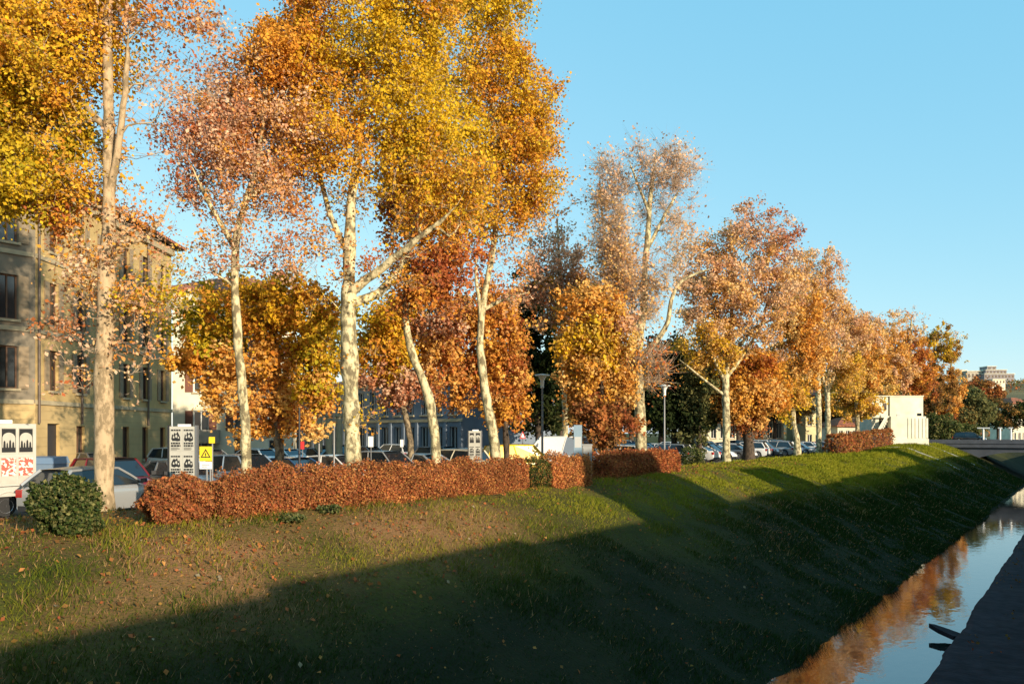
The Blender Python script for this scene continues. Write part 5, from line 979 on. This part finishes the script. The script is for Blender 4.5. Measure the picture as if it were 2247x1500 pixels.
# poster trailer at the left
p = at(18, HY, 23.6); b = np.array([p[0], p[1], .013]); tk = thing('poster_truck', 'white poster truck carrying two tiers of bills beside the green shrub', 'truck', b); u = np.array([-.12, 1., 0]); u /= np.linalg.norm(u); fr = np.array([u[1], -u[0], 0]); M['truck_white'] = mk('truck_white', (.46, .44, .39), .45, var=.06, scale=3)
def T(a, z, f=0.0): return b + u * a + fr * f + UP * z
x_end = .82
m_ = MB(); m_.obox(T(-2.4, .92, -.35), u * (x_end + 2.4), UP * 1.85, fr * .35); m_.build('board', M['truck_white'], tk, b)
for q in range(5):
    xx = x_end - .04 - (q + 1) * .50
    poster(tk, b, T(xx, 1.86, .003), u, fr, .46, .80, 'arch'); poster(tk, b, T(xx, .98, .003), u, fr, .46, .80, 'red')
m_ = MB(); m_.obox(T(-.3, 2.78, -.25), u * .5, UP * .10, fr * .1); m_.build('top_plate', M['sign_white'], tk, b)
m_ = MB(); m_.obox(T(-2.4, .62, -1.6), u * (x_end + 2.4), UP * .28, fr * 1.68); m_.build('chassis', M['truck_white'], tk, b)
m_ = MB(); m_.obox(T(-2.3, .40, -1.5), u * (x_end + 2.1), UP * .22, fr * 1.3); m_.build('frame', M['trim'], tk, b)
for a_ in (-.05, -1.9):
    for f_ in (-.02, -1.45):
        m_ = MB(); m_.lathe(T(a_, .33, f_ - .1), fr, [(.22, -.09), (.32, -.08), (.33, -.04), (.33, .05), (.31, .09), (.20, .10)], 20); wo_ = m_.build('wheel', M['tyre'], tk, b, smooth=40); m_ = MB(); m_.lathe(T(a_, .33, f_ - .1), fr, [(.21, .05), (.21, .105), (.17, .07), (.06, .08), (.02, .10)], 16); m_.build('rim', M['rim'], wo_, b)
m_ = MB(); N = 12; pts = [(T(-.05, .33, -.24) + u * .42 * math.cos(a) + UP * .42 * math.sin(a)) for a in np.linspace(.15, math.pi - .15, N)]; V = []
for q in pts: V += [q, q + fr * .36]
m_.add(V, [(2 * i, 2 * i + 1, 2 * i + 3, 2 * i + 2) for i in range(N - 1)]); m_.build('mudguard', M['truck_white'], tk, b)
m_ = MB(); m_.obox(T(-4.3, .4, -1.75), u * 1.75, UP * 1.7, fr * 1.75); m_.build('cab', M['truck_white'], tk, b)
# grey blue bin behind the truck
p = at(98, HY, 27); bn = thing('waste_bin', 'tall blue grey recycling bin between the poster truck and the green shrub', 'bin', (p[0], p[1], .013), SIDE); m_ = MB(); m_.add([(-.45, -.4, .1), (.45, -.4, .1), (.45, .4, .1), (-.45, .4, .1), (-.55, -.5, 1.45), (.55, -.5, 1.45), (.55, .5, 1.45), (-.55, .5, 1.45)], [(0, 3, 2, 1), (0, 1, 5, 4), (1, 2, 6, 5), (2, 3, 7, 6), (3, 0, 4, 7), (4, 5, 6, 7)]); M['bin'] = mk('bin_plastic', (.16, .22, .30), .5); m_.build('body', M['bin'], bn)
m_ = MB(); m_.add([(-.58, -.53, 1.46), (.58, -.53, 1.46), (.58, .53, 1.46), (-.58, .53, 1.46), (-.5, -.3, 1.66), (.5, -.3, 1.66), (.5, .5, 1.70), (-.5, .5, 1.70)], [(0, 3, 2, 1), (0, 1, 5, 4), (1, 2, 6, 5), (2, 3, 7, 6), (3, 0, 4, 7), (4, 5, 6, 7)]); m_.build('lid', M['bin'], bn)

# ================================================================== FAR BACKGROUND
bgA = grow_tree('background_tree', 'dark broad evergreen far behind the car park', 1050, 88, [(1050, 990, 12), (1050, 900, 10), (1050, 830, 7)], [(1050, 850, 75, 50, 1, 'D'), (1010, 890, 45, 40, 1, 'D'), (1095, 890, 45, 40, 1, 'DE'), (1050, 810, 45, 30, .8, 'D')], 5500, leaf=.42, seed=51, bark_m='dark_bark', base_z=0, scat=.3, group='dark trees far behind the car park')
bgB = grow_tree('background_tree', 'brownish tree far behind the car park', 1620, 118, [(1620, 975, 9), (1620, 900, 7), (1620, 840, 5)], [(1620, 850, 60, 50, 1, 'BO'), (1585, 890, 40, 35, 1, 'B'), (1655, 885, 40, 40, 1, 'BE')], 5000, leaf=.45, seed=52, bark_m='dark_bark', base_z=0, scat=.3, group='brownish trees far behind the car park')
for q, (kd, x, Z, sc) in enumerate([(bgA, 930, 95, .9), (bgA, 1140, 100, 1.1), (bgA, 1230, 92, 1.0), (bgA, 1300, 105, 1.15), (bgA, 1385, 98, 1.05), (bgA, 1450, 110, 1.2), (bgB, 1540, 124, 1.0), (bgB, 1700, 128, 1.1), (bgB, 1560, 150, 1.3), (bgB, 1830, 150, 1.2), (bgB, 1660, 160, 1.5), (bgB, 1750, 165, 1.5), (bgA, 1500, 140, 1.2), (bgB, 1900, 160, 1.3), (bgA, 1345, 120, 1.4), (bgA, 1180, 130, 1.5), (bgA, 1010, 125, 1.2), (bgA, 860, 110, 1.0), (bgB, 1985, 165, 1.3)]):
    c = copy_tree(kd); p = at(x, HY, Z); c.location = (p[0], p[1], 0); c.rotation_euler = (0, 0, q * 1.3); c.scale = (sc, sc, sc * random.uniform(.85, 1.1))
# trees right of the row by the bridge
grow_tree('broadleaf_tree', 'grey green rounded tree behind the bridge end', 2138, 150, [(2138, 960, 6), (2138, 910, 5), (2138, 870, 3)], [(2135, 875, 22, 26, 1, 'E'), (2152, 905, 24, 24, 1, 'E'), (2118, 915, 22, 22, 1, 'EB')], 4500, leaf=.4, seed=61, bark_m='dark_bark', base_z=0, scat=.3)
grow_tree('broadleaf_tree', 'dark brown tree over the middle of the bridge', 2190, 158, [(2190, 960, 6), (2190, 920, 5), (2190, 900, 3)], [(2190, 905, 40, 28, 1, 'DB'), (2230, 915, 35, 25, 1, 'D'), (2170, 925, 30, 18, 1, 'D'), (2270, 905, 40, 30, 1, 'D')], 5000, leaf=.4, seed=62, bark_m='dark_bark', base_z=0, scat=.3)
grow_tree('broadleaf_tree', 'reddish tree below the hilltop villas', 2150, 210, [(2150, 955, 4), (2150, 900, 3), (2150, 860, 2)], [(2150, 850, 30, 20, 1, 'RB'), (2175, 870, 25, 20, 1, 'BR')], 3500, leaf=.5, seed=63, bark_m='dark_bark', base_z=0, scat=.3)
block('pink_house', 'pale pink house half hidden by trees under the hill', 2222, 2262, 190, 9.5, 'cream', 3, 4)
# hill
def hz(X, Z):
    cxx = .60 * 560; a = (X - cxx - 75) / 200; c = (np.abs(Z - 600) / 175) ** 1.6
    return 40.5 * np.exp(-np.abs(a) ** 3) * np.exp(-c * c) + 3 * vnoise(X * .02, Z * .02, 71) * np.exp(-a * a)
HX, HZ = np.meshgrid(np.linspace(60, 720, 90), np.linspace(300, 860, 70)); hh = hz(HX, HZ) - 1.2
V = (AX[None, None] * HZ[..., None] + RT[None, None] * HX[..., None]); V[..., 2] = hh; V = V.reshape(-1, 3); nX = 90; i = np.arange(69)[:, None] * nX; k = np.arange(89)[None, :]
Fc = np.stack([i + k, i + k + 1, i + nX + k + 1, i + nX + k], -1).reshape(-1, 4); M['hill'] = mk('hill_ground', (.15, .12, .045), .95, col2=(.08, .075, .03), scale=.03)
tag(mesh_np('hill', V, Fc.ravel(), np.arange(len(Fc)) * 4, None, M['hill'], smooth=True), kind='structure')
r = np.random.default_rng(77); n = 26000; X = r.uniform(120, 640, n); Z = r.uniform(330, 640, n); dn = vnoise(X * .05, Z * .05, 72) + .4 * vnoise(X * .2, Z * .2, 73); kp = (dn > -.10) & (hz(X, Z) > 1.5); X, Z, dn = X[kp], Z[kp], dn[kp]; n = len(X)
C = AX[None] * Z[:, None] + RT[None] * X[:, None]; C[:, 2] = hz(X, Z) - 1.2 + r.uniform(0, 1, n) * (1.2 + 5 * np.clip(dn + .1, 0, .5)); kk = vnoise(X * .03 + 9, Z * .03, 74); col = np.where((kk > .12)[:, None], pal_cols('E', n, r), np.where((kk < -.15)[:, None], pal_cols('BR', n, r), pal_cols('EBB', n, r))) * r.uniform(.7, 1.2, n)[:, None]
tag(leaf_object('woodland', C, 1.5, col, None, (0, 0, 0), M['leaf'], r, .5), 'brown and olive woodland covering the distant hill', 'woodland', kind='stuff')
def villa(x0, x1, ys, Z, label, mat, steps):
    k = Z / F; P0 = at(x0, HY, Z); zb = float(hz(np.array((x0 - CX) * k), np.array(Z))) - 3; b = np.array([P0[0], P0[1], zb]); root = thing('hill_villa', label, 'villa', b)
    for j, (a, c, y0, y1) in enumerate(steps):
        o = at(a, y1, Z) + AX * (j * 1.5); hgt = (y1 - y0) * k; o2 = o.copy()
        if j == 0: hgt += o2[2] - zb; o2[2] = zb
        m_ = MB(); m_.obox(o2, RT * (c - a) * k, AX * 9, UP * hgt); m_.build('storey', M[mat], root, b)
        m_ = MB(); m_.obox(at(a - 1, y0 + .2, Z) + AX * (j * 1.5 - .6), RT * (c - a + 2) * k, AX * 10, UP * .35); m_.build('roof_slab', M['white_st'], root, b)
        nw = max(2, int((c - a) / 7))
        for q in range(nw):
            m_ = MB(); xx = a + (q + .25) * (c - a) / nw; m_.obox(at(xx, y1 - 1.0, Z) + AX * (j * 1.5 - .08), RT * (c - a) / nw * .5 * k, AX * .07, UP * (y1 - y0) * k * .55); m_.build('window', M['pane'], root, b)
villa(2160, 2228, None, 545, 'stepped grey and white villa with terraces on the hilltop', 'villa', [(2160, 2226, 820, 829), (2166, 2212, 811, 819), (2172, 2192, 803, 810)])
villa(2122, 2160, None, 550, 'long grey house at the left end of the hilltop', 'greyst', [(2122, 2156, 814, 829)]); villa(2108, 2122, None, 556, 'small sunlit cream house at the hill edge', 'cream', [(2108, 2121, 812, 822)]); villa(2178, 2208, None, 500, 'cream villa on the slope under the stepped villa', 'cream', [(2178, 2206, 832, 841)])

# ================================================================== HOUSES ACROSS THE STREET ON OUR SIDE (they cast the shade on the bank)
def street_house(y0, y1, top, label, mat):
    X0 = 15.0; b = np.array([X0, (y0 + y1) / 2, .9]); root = thing('terraced_house', label, 'house', b, 0, None); ops = []; c = y0 + 1.6
    while c < y1 - 1:
        z = 1.6
        while z + 2 < top - .3: ops.append((y1 - c - .5, y1 - c + .5, z, z + 1.5)); z += 3.0
        c += 2.9
    facade(root, b, (X0, y1), (X0, y0), top, ops, [M[mat]], z0=.9); DP = 5.0
    for a_, c_ in (((X0, y0), (X0 + DP, y0)), ((X0 + DP, y0), (X0 + DP, y1)), ((X0 + DP, y1), (X0, y1))): facade(root, b, a_, c_, top, [], [M[mat]], z0=.9)
    m_ = MB(); m_.box(X0 - .25, X0 + 5.2, y0 + .01, y1 - .01, top + .002, top + .22); m_.build('flat_roof', M['tiles'], root, b); return root
hs = [(-44, -30, 7.2), (-30, -19, 6.2), (-19, -8, 6.6), (-8, 3, 6.3), (3, 12, 6.5), (12, 20, 6.3), (20, 28, 9.8), (28, 32, 6.4), (32, 37.5, 6.5), (37.5, 42.5, 8.3), (42.5, 50, 6.4), (50, 60, 6.6), (60, 70, 6.4), (70, 81, 6.6), (81, 86, 9.4), (86, 104, 6.8), (104, 120, 6.6)]
cnm = ['cream', 'ochre', 'white', 'grey']
for q, (a, c, tp) in enumerate(hs):
    street_house(a, c, tp, '%s %s house, %d windows wide, in the terrace facing the quay' % ('taller' if tp > 8 else 'low', cnm[q % 4], max(1, int((c - a - 2.6) / 2.9) + 1)), ['cream', 'ochre', 'white_st', 'greyst'][q % 4])['group'] = 'terraced houses facing the quay'
